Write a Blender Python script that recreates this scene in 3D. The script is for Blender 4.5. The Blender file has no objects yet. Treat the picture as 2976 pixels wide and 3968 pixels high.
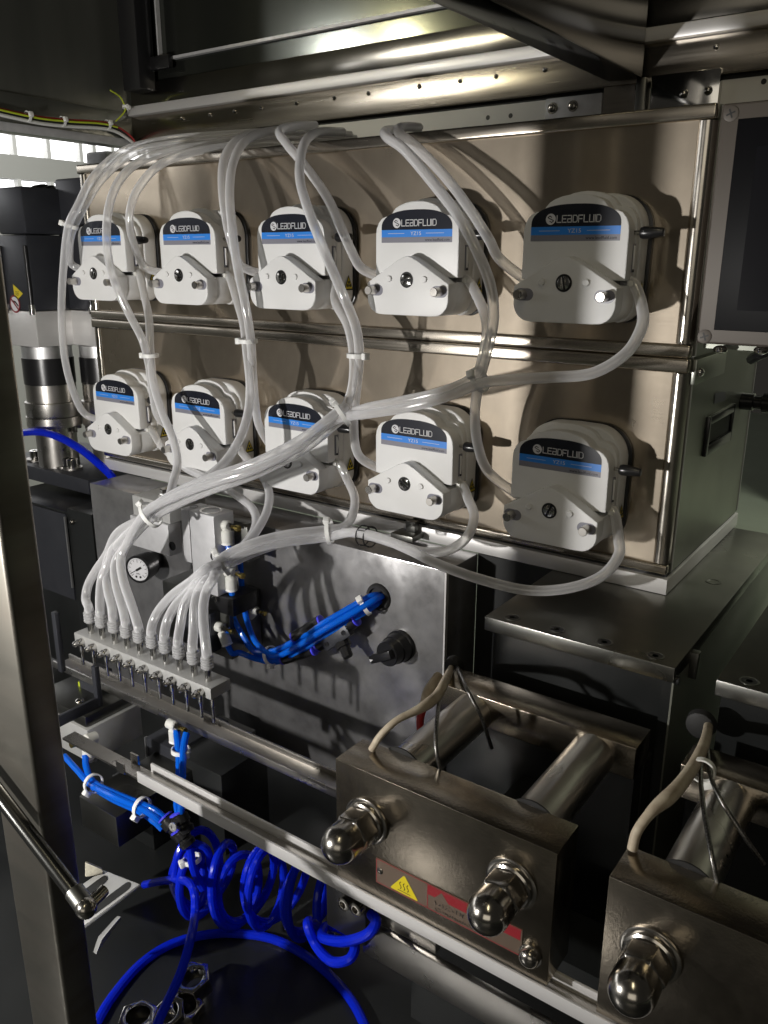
import bpy, bmesh, math, random
from mathutils import Vector, Matrix
random.seed(7)
scene = bpy.context.scene
COL = scene.collection
rad = math.radians

# ------------------------------------------------------------------ camera
# solved from the straight edges of the machine (X along the pump cabinet, Y into depth, Z up; metres)
FPX, PW, PH = 3222.064, 2976.0, 3968.0
CAM = Vector((0.0, -0.72, 0.0))
RIGHT = Vector((0.81419793, 0.58057729, 0.00342673))
DOWN = Vector((0.17168922, -0.23512928, -0.95668021))
FWD = Vector((-0.55462108, 0.77951539, -0.29112064))
cam_d = bpy.data.cameras.new('camera')
cam_d.sensor_fit = 'HORIZONTAL'
cam_d.sensor_width = 36.0
cam_d.lens = 36.0 * FPX / PW
cam_d.clip_start, cam_d.clip_end = 0.01, 200.0
cam = bpy.data.objects.new('camera', cam_d)
m3 = Matrix((RIGHT, -DOWN, -FWD)).transposed()
cam.matrix_world = Matrix.Translation(CAM) @ m3.to_4x4()
COL.objects.link(cam)
scene.camera = cam

# ------------------------------------------------------------------ world and lights
world = bpy.data.worlds.new('World')
scene.world = world
world.use_nodes = True
world.node_tree.nodes['Background'].inputs[0].default_value = (0.66, 0.62, 0.54, 1)
world.node_tree.nodes['Background'].inputs[1].default_value = 0.030

def lamp(name, kind, loc, energy, color, size=0.01, aim=None, size_y=None):
    d = bpy.data.lights.new(name, kind)
    d.energy, d.color = energy, color
    if kind == 'AREA':
        d.size = size
        if size_y:
            d.shape = 'RECTANGLE'; d.size_y = size_y
    else:
        d.shadow_soft_size = size
    o = bpy.data.objects.new(name, d)
    o.location = loc
    if aim is not None:
        o.rotation_euler = (Vector(aim) - Vector(loc)).to_track_quat('-Z', 'Y').to_euler()
    COL.objects.link(o)
    return o

LAMP = (-0.672, -0.93, -0.19)
lamp('work_lamp', 'POINT', LAMP, 25.0, (1.0, 0.97, 0.93), 0.012)
lamp('front_fill', 'AREA', (1.2, -5.0, 1.0), 16.0, (1.0, 0.92, 0.78), 3.0, (-0.5, 0, -0.2), 2.0)  # unseen soft fill added behind the camera to light upright faces
lamp('hall_fill', 'AREA', (0.3, -1.7, 2.4), 6.0, (1.0, 0.88, 0.60), 0.12, (-0.4, -0.1, -0.4), 1.2)  # warm overhead light added for metal highlights and top faces
for loc_, en_, col_, r_ in (((-2.463, -1.898, 0.814), 45.0, (1.0, 0.98, 0.94), 0.05), ((-2.155, -1.898, 0.839), 26.0, (1.0, 0.90, 0.55), 0.03)):
    sp = lamp('spot_lamp', 'SPOT', loc_, en_, col_, r_, (-0.74, 0.262, 0.315))
    sp.data.spot_size = rad(12); sp.data.spot_blend = 0.8
lamp('hall_fill', 'AREA', (1.6, 2.6, 2.4), 150.0, (1.0, 1.0, 0.88), 1.0, (1.6, 4.4, -1.2), 2.0)  # added to brighten the wall and floor beyond the right side
lamp('hall_fill', 'AREA', (-3.4, 1.6, 1.6), 60.0, (1.0, 1.0, 0.97), 1.5, (-5.2, 1.4, 0.3), 3.0)  # added to brighten the window wall at the far left

vs = scene.view_settings
vs.view_transform = 'Standard'; vs.look = 'None'; vs.exposure = 0.0; vs.gamma = 1.0
scene.cycles.use_denoising = True
scene.cycles.max_bounces = 14
scene.cycles.transmission_bounces = 12
scene.cycles.transparent_max_bounces = 16
scene.cycles.sample_clamp_indirect = 4.0

# ------------------------------------------------------------------ measuring helpers
def ray(x, y):
    return RIGHT * ((x - PW / 2) / FPX) + DOWN * ((y - PH / 2) / FPX) + FWD
def S(x, y, Y):            # the point at depth Y that is seen at photo position x, y
    r = ray(x, y); return CAM + r * ((Y - CAM.y) / r.y)
def SZ(x, y, Z):
    r = ray(x, y); return CAM + r * ((Z - CAM.z) / r.z)
def SX(x, y, X):
    r = ray(x, y); return CAM + r * ((X - CAM.x) / r.x)
K = PW / 1659.0
def D(u, v, Y): return S(u * K, v * K, Y)
def DZ(u, v, Z): return SZ(u * K, v * K, Z)

# ------------------------------------------------------------------ materials
def nt(name):
    m = bpy.data.materials.new(name); m.use_nodes = True
    t = m.node_tree; t.nodes.clear()
    out = t.nodes.new('ShaderNodeOutputMaterial')
    return m, t, out
def principled(t, col, rough, metal=0.0, **kw):
    p = t.nodes.new('ShaderNodeBsdfPrincipled')
    p.inputs['Base Color'].default_value = (*col, 1)
    p.inputs['Roughness'].default_value = rough
    p.inputs['Metallic'].default_value = metal
    for k, v in kw.items():
        p.inputs[k.replace('_', ' ')].default_value = v
    return p
def noise(t, scale, detail=3.0, stretch=(1, 1, 1), rough=0.5):
    tc = t.nodes.new('ShaderNodeNewGeometry')
    mp = t.nodes.new('ShaderNodeMapping'); mp.inputs['Scale'].default_value = stretch
    n = t.nodes.new('ShaderNodeTexNoise')
    n.inputs['Scale'].default_value = scale; n.inputs['Detail'].default_value = detail
    n.inputs['Roughness'].default_value = rough
    t.links.new(tc.outputs['Position'], mp.inputs['Vector'])
    t.links.new(mp.outputs['Vector'], n.inputs['Vector'])
    return n
def ramp(t, src, a, b, lo=0.3, hi=0.7):
    r = t.nodes.new('ShaderNodeMapRange')
    r.inputs['From Min'].default_value = lo; r.inputs['From Max'].default_value = hi
    r.inputs['To Min'].default_value = a; r.inputs['To Max'].default_value = b
    t.links.new(src, r.inputs['Value'])
    return r.outputs['Result']
def mixcol(t, fac, a, b):
    x = t.nodes.new('ShaderNodeMix'); x.data_type = 'RGBA'
    x.inputs[6].default_value = (*a, 1); x.inputs[7].default_value = (*b, 1)
    t.links.new(fac, x.inputs[0])
    return x.outputs[2]
def mat(name, col, rough=0.5, metal=0.0, col2=None, scale=30.0, stretch=(1, 1, 1), rvar=0.0, bump=0.0, bscale=400.0,
        bstretch=None, aniso=0.0, tangent=None, detail=3.0, **kw):
    m, t, out = nt(name)
    p = principled(t, col, rough, metal, **kw)
    t.links.new(p.outputs[0], out.inputs[0])
    if col2 or rvar:
        n = noise(t, scale, detail, stretch)
        if col2:
            t.links.new(mixcol(t, ramp(t, n.outputs['Fac'], 0, 1), col, col2), p.inputs['Base Color'])
        if rvar:
            t.links.new(ramp(t, n.outputs['Fac'], max(0.02, rough - rvar), rough + rvar), p.inputs['Roughness'])
    if bump:
        n2 = noise(t, bscale, 2.0, bstretch or (1, 1, 1))
        b = t.nodes.new('ShaderNodeBump'); b.inputs['Strength'].default_value = bump
        b.inputs['Distance'].default_value = 0.001
        t.links.new(n2.outputs['Fac'], b.inputs['Height'])
        t.links.new(b.outputs['Normal'], p.inputs['Normal'])
    if aniso:
        p.inputs['Anisotropic'].default_value = aniso
        c = t.nodes.new('ShaderNodeCombineXYZ')
        for i, k in enumerate('XYZ'):
            c.inputs[k].default_value = tangent[i]
        t.links.new(c.outputs[0], p.inputs['Tangent'])
    return m

M = {}
def brushed_panel():
    # brushed sheet: a fairly sharp lobe along the grain plus a broad one from the fine scratches, smudged by handling
    m, t, out = nt('brushed_stainless')
    A = principled(t, (0.58, 0.50, 0.395), 0.12, 1, Anisotropic=0.6)
    B = principled(t, (0.52, 0.45, 0.36), 0.46, 1, Anisotropic=0.3)
    c = t.nodes.new('ShaderNodeCombineXYZ'); c.inputs['Z'].default_value = 1.0
    for q in (A, B): t.links.new(c.outputs[0], q.inputs['Tangent'])
    g = noise(t, 120, 3, (0.25, 1, 14))
    t.links.new(ramp(t, g.outputs['Fac'], 0.09, 0.15), A.inputs['Roughness'])
    w = noise(t, 3.0, 4, (1, 1, 1))
    bp_ = t.nodes.new('ShaderNodeBump'); bp_.inputs['Strength'].default_value = 0.25; bp_.inputs['Distance'].default_value = 0.004
    t.links.new(w.outputs['Fac'], bp_.inputs['Height']); t.links.new(bp_.outputs['Normal'], A.inputs['Normal'])
    sm = noise(t, 9, 6, (1, 1, 0.6), 0.6)
    x = t.nodes.new('ShaderNodeMixShader')
    t.links.new(ramp(t, sm.outputs['Fac'], 0.24, 0.46), x.inputs[0])
    t.links.new(A.outputs[0], x.inputs[1]); t.links.new(B.outputs[0], x.inputs[2]); t.links.new(x.outputs[0], out.inputs[0])
    return m
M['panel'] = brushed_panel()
M['trim'] = mat('stainless_trim', (0.52, 0.47, 0.40), 0.24, 1, (0.48, 0.44, 0.38), 30, (0.4, 1, 10), 0.04, aniso=0.4, tangent=(0, 0, 1))
M['corner'] = mat('stainless_corner', (0.60, 0.56, 0.50), 0.24, 1, None, 30, rvar=0.05, aniso=0.3, tangent=(0, 0, 1))
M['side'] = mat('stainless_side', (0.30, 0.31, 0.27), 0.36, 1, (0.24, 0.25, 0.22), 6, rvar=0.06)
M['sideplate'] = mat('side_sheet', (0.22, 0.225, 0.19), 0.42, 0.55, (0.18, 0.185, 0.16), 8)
M['steel'] = mat('ground_steel', (0.55, 0.53, 0.50), 0.30, 1, (0.46, 0.44, 0.41), 20, rvar=0.08)
M['steel_dark'] = mat('dark_steel', (0.22, 0.22, 0.20), 0.34, 1, (0.16, 0.16, 0.15), 12, rvar=0.07)
def stained_cover():
    # handled stainless sheet: dull stains over a satin reflection
    m, t, out = nt('stained_stainless')
    A = principled(t, (0.46, 0.455, 0.46), 0.17, 1)
    B = principled(t, (0.25, 0.248, 0.252), 0.60, 0.30)
    n1 = noise(t, 30, 9, (1, 1, 1), 0.62)
    t.links.new(mixcol(t, ramp(t, n1.outputs['Fac'], 0, 1), (0.10, 0.098, 0.10), (0.29, 0.287, 0.29)), B.inputs['Base Color'])
    t.links.new(ramp(t, n1.outputs['Fac'], 0.13, 0.22), A.inputs['Roughness'])
    x = t.nodes.new('ShaderNodeMixShader')
    t.links.new(ramp(t, n1.outputs['Fac'], 0.68, 0.44), x.inputs[0])
    t.links.new(A.outputs[0], x.inputs[1]); t.links.new(B.outputs[0], x.inputs[2]); t.links.new(x.outputs[0], out.inputs[0])
    return m
M['cover'] = stained_cover()
M['heater'] = mat('ground_heater_steel', (0.37, 0.325, 0.26), 0.22, 1, (0.29, 0.255, 0.205), 140, detail=9.0, bump=0.10, bscale=480)
M['heater_top'] = mat('heater_top_steel', (0.50, 0.46, 0.38), 0.34, 1, (0.42, 0.38, 0.31), 16, (1, 6, 1), 0.06)
M['alu'] = mat('bead_blasted_aluminium', (0.62, 0.62, 0.62), 0.45, 1, (0.56, 0.56, 0.56), 60, rvar=0.05, bump=0.05, bscale=1200)
M['alu_bright'] = mat('milled_aluminium', (0.72, 0.71, 0.70), 0.42, 0.45, (0.68, 0.67, 0.66), 14, (0.5, 1, 8), 0.06)
M['alu_matt'] = mat('anodised_aluminium', (0.55, 0.55, 0.56), 0.55, 0.3, (0.47, 0.47, 0.48), 90, rvar=0.04)
M['alu_mani'] = mat('grey_manifold', (0.44, 0.44, 0.43), 0.45, 0.25, (0.39, 0.39, 0.38), 70, rvar=0.05)
M['chrome'] = mat('chrome', (0.66, 0.65, 0.63), 0.10, 1, None, 60, rvar=0.04)
M['nut'] = mat('polished_nut', (0.58, 0.55, 0.50), 0.19, 1, (0.38, 0.36, 0.33), 50, rvar=0.05, bump=0.05, bscale=120)
M['white'] = mat('white_plastic', (0.75, 0.75, 0.745), 0.42, 0, (0.71, 0.71, 0.70), 30, bump=0.02, bscale=1500)
M['offwhite'] = mat('off_white_plastic', (0.68, 0.68, 0.64), 0.40)
M['nylon'] = mat('nylon', (0.78, 0.78, 0.76), 0.45, 0, None, Subsurface_Weight=0.0)
M['black'] = mat('black_plastic', (0.012, 0.012, 0.013), 0.28)
M['blackmat'] = mat('black_rubber', (0.012, 0.012, 0.012), 0.65)
M['charcoal'] = mat('charcoal_anodised', (0.035, 0.037, 0.045), 0.42, 0.3, (0.045, 0.047, 0.055), 30)
M['floor'] = mat('black_table', (0.010, 0.011, 0.011), 0.38, 0, (0.015, 0.016, 0.016), 8, rvar=0.10)
M['blueprint'] = mat('blue_print', (0.025, 0.22, 0.72), 0.35)
M['darkprint'] = mat('dark_print', (0.012, 0.014, 0.022), 0.25)
M['greyprint'] = mat('grey_print', (0.21, 0.21, 0.25), 0.35)
M['whiteprint'] = mat('white_print', (0.62, 0.62, 0.64), 0.5)
M['yellow'] = mat('yellow_print', (0.62, 0.50, 0.015), 0.45)
M['red'] = mat('red_print', (0.22, 0.010, 0.016), 0.45)
M['tan'] = mat('tan_print', (0.13, 0.095, 0.07), 0.4, 0.3)
M['blackprint'] = mat('black_print', (0.01, 0.01, 0.01), 0.5)
M['brass'] = mat('brass', (0.65, 0.50, 0.16), 0.25, 1)
M['glassdark'] = mat('dark_glass', (0.010, 0.011, 0.011), 0.12, 0, None, 3)
M['screen'] = mat('screen_glass', (0.004, 0.004, 0.006), 0.35, 0, None, Specular_IOR_Level=0.10)
M['screenframe'] = mat('screen_frame_black', (0.004, 0.004, 0.005), 0.45, 0, None, Specular_IOR_Level=0.10)
M['bezel'] = mat('hmi_bezel', (0.085, 0.072, 0.060), 0.5, 0.2)
M['wallgrey'] = mat('hall_wall', (0.42, 0.42, 0.40), 0.8)
M['greenfloor'] = mat('green_floor', (0.27, 0.31, 0.24), 0.4, 0, (0.24, 0.27, 0.21), 3)
M['wallgreen'] = mat('pale_green_wall', (0.40, 0.41, 0.34), 0.7)
M['pale'] = mat('pale_painted_plate', (0.72, 0.72, 0.69), 0.45, 0.0, (0.66, 0.66, 0.63), 12)
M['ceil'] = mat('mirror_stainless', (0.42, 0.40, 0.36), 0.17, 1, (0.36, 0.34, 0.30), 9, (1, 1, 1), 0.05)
M['ceil_left'] = mat('dull_dark_panel', (0.30, 0.305, 0.27), 0.30, 0.8, (0.16, 0.165, 0.15), 9, (1, 1, .12))  # upright colour streaks stand in for reflections on the panel
M['ceil_dark'] = mat('shaded_dark_panel', (0.09, 0.095, 0.085), 0.12, 0.85, (0.05, 0.055, 0.05), 9, (1, 1, .12))  # rear copy, colour darkened against lamp glare; streaks stand in for reflections
M['strutmetal'] = mat('strut_metal', (0.07, 0.07, 0.066), 0.22, 0.9)
M['pillar'] = mat('pillar_steel', (0.38, 0.365, 0.32), 0.38, 1, (0.24, 0.22, 0.19), 5, (1, 1, 6), 0.05)
M['sleeve'] = mat('heat_sleeve', (0.46, 0.40, 0.30), 0.6, 0, (0.32, 0.26, 0.19), 120)
M['redwire'] = mat('red_wire', (0.30, 0.02, 0.02), 0.4)
M['yelwire'] = mat('yellow_green_wire', (0.50, 0.60, 0.03), 0.4)
M['whitewire'] = mat('white_wire', (0.70, 0.70, 0.68), 0.4)
M['braid'] = mat('braided_steel', (0.34, 0.33, 0.31), 0.35, 1, (0.08, 0.08, 0.08), 900)
M['cloth'] = mat('felt_pad', (0.60, 0.57, 0.46), 0.95, 0, (0.45, 0.42, 0.34), 200, bump=0.3, bscale=500)

def silicone():
    m, t, out = nt('silicone_tube')
    g = principled(t, (0.99, 0.99, 1.0), 0.08, 0, Transmission_Weight=1.0, IOR=1.16)
    d = principled(t, (0.97, 0.97, 0.99), 0.14, 0, IOR=1.45)
    tr = t.nodes.new('ShaderNodeBsdfTranslucent'); tr.inputs[0].default_value = (0.97, 0.97, 0.99, 1)
    tp = t.nodes.new('ShaderNodeBsdfTransparent'); tp.inputs[0].default_value = (0.98, 0.98, 0.97, 1)
    a = t.nodes.new('ShaderNodeMixShader'); a.inputs[0].default_value = 0.35
    t.links.new(d.outputs[0], a.inputs[1]); t.links.new(tr.outputs[0], a.inputs[2])
    b = t.nodes.new('ShaderNodeMixShader'); b.inputs[0].default_value = 0.60
    t.links.new(g.outputs[0], b.inputs[1]); t.links.new(tp.outputs[0], b.inputs[2])
    # the wall is seen edge-on at the rim, so the rim is milkier than the middle
    lw = t.nodes.new('ShaderNodeLayerWeight'); lw.inputs['Blend'].default_value = 0.5
    f = ramp(t, lw.outputs['Facing'], 0.72, 0.12, 0.05, 0.72)
    gl = t.nodes.new('ShaderNodeBsdfGlossy'); gl.inputs['Roughness'].default_value = 0.10; gl.inputs[0].default_value = (1, 1, 1, 1)
    c = t.nodes.new('ShaderNodeMixShader')
    t.links.new(f, c.inputs[0])
    t.links.new(a.outputs[0], c.inputs[1]); t.links.new(b.outputs[0], c.inputs[2])
    e = t.nodes.new('ShaderNodeMixShader'); e.inputs[0].default_value = 0.05
    t.links.new(c.outputs[0], e.inputs[1]); t.links.new(gl.outputs[0], e.inputs[2])
    t.links.new(e.outputs[0], out.inputs[0])
    return m
M['silicone'] = silicone()
def blue_hose(name, col, tcol):
    m, t, out = nt(name)
    d = principled(t, col, 0.18, 0, IOR=1.5)
    tr = t.nodes.new('ShaderNodeBsdfTranslucent'); tr.inputs[0].default_value = (*tcol, 1)
    a = t.nodes.new('ShaderNodeMixShader'); a.inputs[0].default_value = 0.35
    t.links.new(d.outputs[0], a.inputs[1]); t.links.new(tr.outputs[0], a.inputs[2])
    t.links.new(a.outputs[0], out.inputs[0])
    return m
M['blue'] = blue_hose('blue_polyurethane', (0.004, 0.16, 0.80), (0.01, 0.25, 0.95))
M['blue_deep'] = blue_hose('deep_blue_polyurethane', (0.005, 0.026, 0.70), (0.005, 0.03, 0.80))
M['bluering'] = mat('blue_ring', (0.06, 0.06, 0.72), 0.35)
def emit(name, col, s):
    m, t, out = nt(name)
    e = t.nodes.new('ShaderNodeEmission'); e.inputs[0].default_value = (*col, 1); e.inputs[1].default_value = s
    t.links.new(e.outputs[0], out.inputs[0]); return m
M['daylight'] = emit('daylight_glass', (1.0, 1.0, 1.0), 2.6)

# ------------------------------------------------------------------ mesh helpers
class BM:
    def __init__(self):
        self.b = bmesh.new(); self.m = 0
    def face(self, vs):
        try:
            f = self.b.faces.new(vs); f.material_index = self.m; return f
        except ValueError:
            return None
    def loop_pts(self, pts): return [self.b.verts.new(p) for p in pts]
    def box(self, a, c):
        x0, y0, z0 = [min(a[i], c[i]) for i in range(3)]; x1, y1, z1 = [max(a[i], c[i]) for i in range(3)]
        v = self.loop_pts([(x0, y0, z0), (x1, y0, z0), (x1, y1, z0), (x0, y1, z0), (x0, y0, z1), (x1, y0, z1), (x1, y1, z1), (x0, y1, z1)])
        for q in ((3, 2, 1, 0), (4, 5, 6, 7), (0, 1, 5, 4), (1, 2, 6, 5), (2, 3, 7, 6), (3, 0, 4, 7)):
            self.face([v[i] for i in q])
        return self
    def hexa(self, bot, top):
        v = self.loop_pts(list(bot) + list(top))
        for q in ((3, 2, 1, 0), (4, 5, 6, 7), (0, 1, 5, 4), (1, 2, 6, 5), (2, 3, 7, 6), (3, 0, 4, 7)):
            self.face([v[i] for i in q])
        return self
    def prism(self, pts, y0, y1, plane='xz'):
        def P(p, h):
            return {'xz': (p[0], h, p[1]), 'yz': (h, p[0], p[1]), 'xy': (p[0], p[1], h)}[plane]
        a = self.loop_pts([P(p, y0) for p in pts]); c = self.loop_pts([P(p, y1) for p in pts])
        n = len(pts)
        self.face(a); self.face(c[::-1])
        for i in range(n):
            j = (i + 1) % n
            self.face([a[j], a[i], c[i], c[j]])
        return self
    def poly(self, pts):
        self.face(self.loop_pts(pts)); return self
    def rings(self, rs, cap=True):
        n = len(rs[0])
        for k in range(len(rs) - 1):
            for i in range(n):
                j = (i + 1) % n
                self.face([rs[k][i], rs[k][j], rs[k + 1][j], rs[k + 1][i]])
        if cap:
            self.face(rs[0][::-1]); self.face(rs[-1])
        return self
    def lathe(self, p, axis, prof, n=20, cap=True, rot=0.0):
        ax = Vector(axis).normalized(); p = Vector(p)
        u = ax.orthogonal().normalized(); w = ax.cross(u)
        rs = []
        for t, r in prof:
            r = max(r, 1e-5)
            rs.append(self.loop_pts([p + ax * t + (u * math.cos(rot + 2 * math.pi * i / n) + w * math.sin(rot + 2 * math.pi * i / n)) * r for i in range(n)]))
        return self.rings(rs, cap)
    def cyl(self, p0, p1, r, r1=None, n=16):
        d = Vector(p1) - Vector(p0)
        return self.lathe(p0, d, [(0, r), (d.length, r if r1 is None else r1)], n)
    def tube(self, pts, r, n=12, cap=True):
        pts = [Vector(p) for p in pts]
        tang = []
        for i in range(len(pts)):
            a = pts[max(i - 1, 0)]; c = pts[min(i + 1, len(pts) - 1)]
            tang.append((c - a).normalized())
        u = tang[0].orthogonal().normalized()
        rs = []
        for i, p in enumerate(pts):
            t = tang[i]
            u = (u - t * u.dot(t)).normalized(); w = t.cross(u)
            rr = r[i] if isinstance(r, (list, tuple)) else r
            rs.append(self.loop_pts([p + (u * math.cos(2 * math.pi * k / n) + w * math.sin(2 * math.pi * k / n)) * rr for k in range(n)]))
        return self.rings(rs, cap)
    def sphere(self, c, r, n=14, scale=(1, 1, 1)):
        mt = Matrix.Translation(Vector(c)) @ Matrix.Diagonal((*[r * s for s in scale], 1))
        res = bmesh.ops.create_uvsphere(self.b, u_segments=n, v_segments=max(6, n * 2 // 3), radius=1.0, matrix=mt)
        for v in res['verts']:
            for f in v.link_faces: f.material_index = self.m
        return self
    def mesh(self, me, mtx):
        n0 = len(self.b.faces)
        me.transform(mtx)
        self.b.from_mesh(me)
        self.b.faces.ensure_lookup_table()
        for f in self.b.faces[n0:]: f.material_index = self.m
        return self
    def build(self, name, mats, parent=None, bevel=0.0, seg=2, ang=32, smooth=True):
        b = self.b
        bmesh.ops.recalc_face_normals(b, faces=[f for f in b.faces])
        if bevel:
            es = [e for e in b.edges if len(e.link_faces) == 2 and e.calc_face_angle(0) > rad(ang)]
            bmesh.ops.bevel(b, geom=es, offset=bevel, segments=seg, profile=0.5, affect='EDGES', clamp_overlap=True)
        me = bpy.data.meshes.new(name)
        b.to_mesh(me); b.free()
        for x in (mats if isinstance(mats, (list, tuple)) else [mats]):
            me.materials.append(M[x])
        if smooth:
            me.polygons.foreach_set('use_smooth', [True] * len(me.polygons))
            me.set_sharp_from_angle(angle=rad(ang))
        o = bpy.data.objects.new(name, me)
        COL.objects.link(o)
        if parent: o.parent = parent
        return o

def thing(name, label, cat, loc=(0, 0, 0), group=None):
    o = bpy.data.objects.new(name, None); COL.objects.link(o)
    o.location = loc; o.empty_display_size = 0.02
    return tag(o, label, cat, group)
def tag(o, label, cat, group=None):
    o['label'] = label; o['category'] = cat
    if group: o['group'] = group
    return o
def struct(o):
    o['kind'] = 'structure'; return o
def copy_tree(o, parent=None):
    c = o.copy(); COL.objects.link(c); c.parent = parent
    for ch in list(o.children): copy_tree(ch, c)
    return c
def spline(pts, n=10):
    """Catmull-Rom (centripetal-ish) through the points"""
    P = [Vector(p) for p in pts]
    P = [P[0] * 2 - P[1]] + P + [P[-1] * 2 - P[-2]]
    out = []
    for i in range(1, len(P) - 2):
        p0, p1, p2, p3 = P[i - 1:i + 3]
        for k in range(n):
            t = k / n
            out.append(0.5 * ((2 * p1) + (p2 - p0) * t + (2 * p0 - 5 * p1 + 4 * p2 - p3) * t * t + (3 * p1 - p0 - 3 * p2 + p3) * t ** 3))
    out.append(P[-2]); return out
def arc(cx, cz, r, a0, a1, n=8):
    return [(cx + r * math.cos(rad(a0 + (a1 - a0) * i / n)), cz + r * math.sin(rad(a0 + (a1 - a0) * i / n))) for i in range(n + 1)]
def text_mesh(s, size, align='CENTER'):
    c = bpy.data.curves.new('t', 'FONT'); c.body = s; c.size = size; c.align_x = align; c.align_y = 'BOTTOM_BASELINE'
    o = bpy.data.objects.new('t', c); COL.objects.link(o)
    dg = bpy.context.evaluated_depsgraph_get()
    me = bpy.data.meshes.new_from_object(o.evaluated_get(dg))
    bpy.data.objects.remove(o); bpy.data.curves.remove(c)
    return me
XZ = Matrix(((1, 0, 0, 0), (0, 0, -1, 0), (0, 1, 0, 0), (0, 0, 0, 1)))       # text plane -> upright, facing -Y
def ribbon(bm, pts, w, y):
    for a, c in zip(pts[:-1], pts[1:]):
        a = Vector(a); c = Vector(c); d = (c - a).normalized(); n = Vector((-d.y, d.x)) * w / 2
        a2 = a - d * w / 2; c2 = c + d * w / 2
        bm.poly([(q.x, y, q.y) for q in (a2 - n, c2 - n, c2 + n, a2 + n)])
STROKES = {'L': [[(0, 1), (0, 0), (.75, 0)]], 'E': [[(.75, 1), (0, 1), (0, 0), (.75, 0)], [(0, .5), (.65, .5)]],
           'A': [[(0, 1), (.72, 1), (.72, 0), (0, 0), (0, .5), (.72, .5)]],
           'D': [[(0, 0), (0, 1), (.55, 1), (.78, .78), (.78, .22), (.55, 0), (0, 0)]],
           'F': [[(.75, 1), (0, 1), (0, 0)], [(0, .48), (.62, .48)]], 'U': [[(0, 1), (0, 0), (.75, 0), (.75, 1)]], 'I': [[(0, 0), (0, 1)]]}
def stroke_word(bm, word, x, z, h, wsc, gap, th, y):
    for i, ch in enumerate(word):
        for st in STROKES[ch]:
            ribbon(bm, [(x + p[0] * wsc, z + p[1] * h) for p in st], th, y)
        x += (0.0 if ch == 'I' else 0.76 * wsc) + gap
    return x

# ================================================================== setting
Z_TABLE = -0.625
t = BM().box((-3.0, -1.2, Z_TABLE - 0.02), (0.9, 0.30, Z_TABLE)).build('machine_table', 'floor'); struct(t)
t = BM().box((-9, -6, -1.62), (9, 9, -1.6)).build('floor', 'greenfloor'); struct(t)

# ================================================================== pump cabinets
XL, XR = -1.003, -0.198
def cabinet(label, z0, z1, top_lip, bot_lip, handle):
    c = thing('pump_cabinet', label, 'cabinet', (0, 0, 0), 'stacked pump cabinets')
    BM().box((XL + .009, 0.0, z0 + .002), (XR - .009, .245, z1 - .002)).build('front_panel', 'panel', c)
    for name, a, e in (('top_rim', z1 - top_lip, z1), ('bottom_rim', z0, z0 + bot_lip)):
        BM().box((XL, -.0045, a), (XR, .004, e)).build(name, 'trim', c, bevel=.0022, seg=3)
    # rounded vertical corner posts, a thin dark groove between post and panel
    for x, s in ((XL + .0095, -1), (XR - .0095, 1)):
        pts = []
        zz = (z0 + bot_lip + .0006, z1 - top_lip - .0006)
        prof = [(x - s * .0045, .006), (x - s * .0045, -.0005), (x - s * .0015, -.0032), (x + s * .003, -.0035), (x + s * .0065, -.0018), (x + s * .0088, .0015), (x + s * .0094, .006)]
        BM().prism(prof, zz[0], zz[1], 'xy').build('corner_post', 'corner', c, ang=50)
    # side sheet on the right
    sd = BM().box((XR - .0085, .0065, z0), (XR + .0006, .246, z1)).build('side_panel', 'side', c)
    for yy in (.0066, .2445):
        BM().box((XR - .002, yy, z0 + .001), (XR + .0014, yy + .002, z1 - .001)).build('edge_strip', 'alu', sd)
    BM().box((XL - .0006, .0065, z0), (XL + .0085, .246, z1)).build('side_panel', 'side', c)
    if handle:
        h0 = SX(2717.5, 1770, XR); h1 = SX(2838, 1562, XR)
        y0, y1, za, zb = h0.y, h1.y, h0.z, h1.z
        fr = BM()
        fr.box((XR, y0, za), (XR + .004, y0 + .006, zb)).box((XR, y1 - .006, za), (XR + .004, y1, zb))
        fr.box((XR, y0 + .006, za), (XR + .004, y1 - .006, za + .010)).box((XR, y0 + .006, zb - .008), (XR + .004, y1 - .006, zb))
        h = fr.build('handle_frame', 'black', c, bevel=.001)
        BM().box((XR + .0007, y0 + .006, za + .010), (XR + .0012, y1 - .006, zb - .008)).build('handle_recess', 'blackmat', h)
        g = [SX(*p, XR + .0012) for p in ((2768, 1565), (2811, 1552), (2812, 1516), (2771, 1524))]
        BM().poly(g).build('sticker', 'greyprint', c)
        BM().box((XR, .004, z1 - .022), (XR + .004, .10, z1 - .0005)).build('angle_bracket', 'side', c, bevel=.0006)
        for yy, zz in ((.012, z1 - .012),):
            BM().sphere((XR + .005, yy, zz), .0038).build('bolt', 'chrome', c)
    return c
ZT, ZM, ZB = 0.1155, -0.0787, -0.2714
cabinet('upper stainless cabinet carrying the top row of five pumps', ZM + .0003, ZT, .0113, .0108, False)
cabinet('lower stainless cabinet carrying the bottom row of five pumps', ZB, ZM - .0003, .0122, .0090, True)

bp = thing('base_plate', 'thick pale aluminium plate under the two stainless cabinets', 'plate')
BM().box((-1.0, -.006, -.2893), (-.196, .25, -.2745)).build('plate', 'alu_bright', bp, bevel=.0006)
BM().box((-.996, .000, -.2745), (-.199, .246, -.27145)).build('rubber_strip', 'blackmat', bp)

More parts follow.
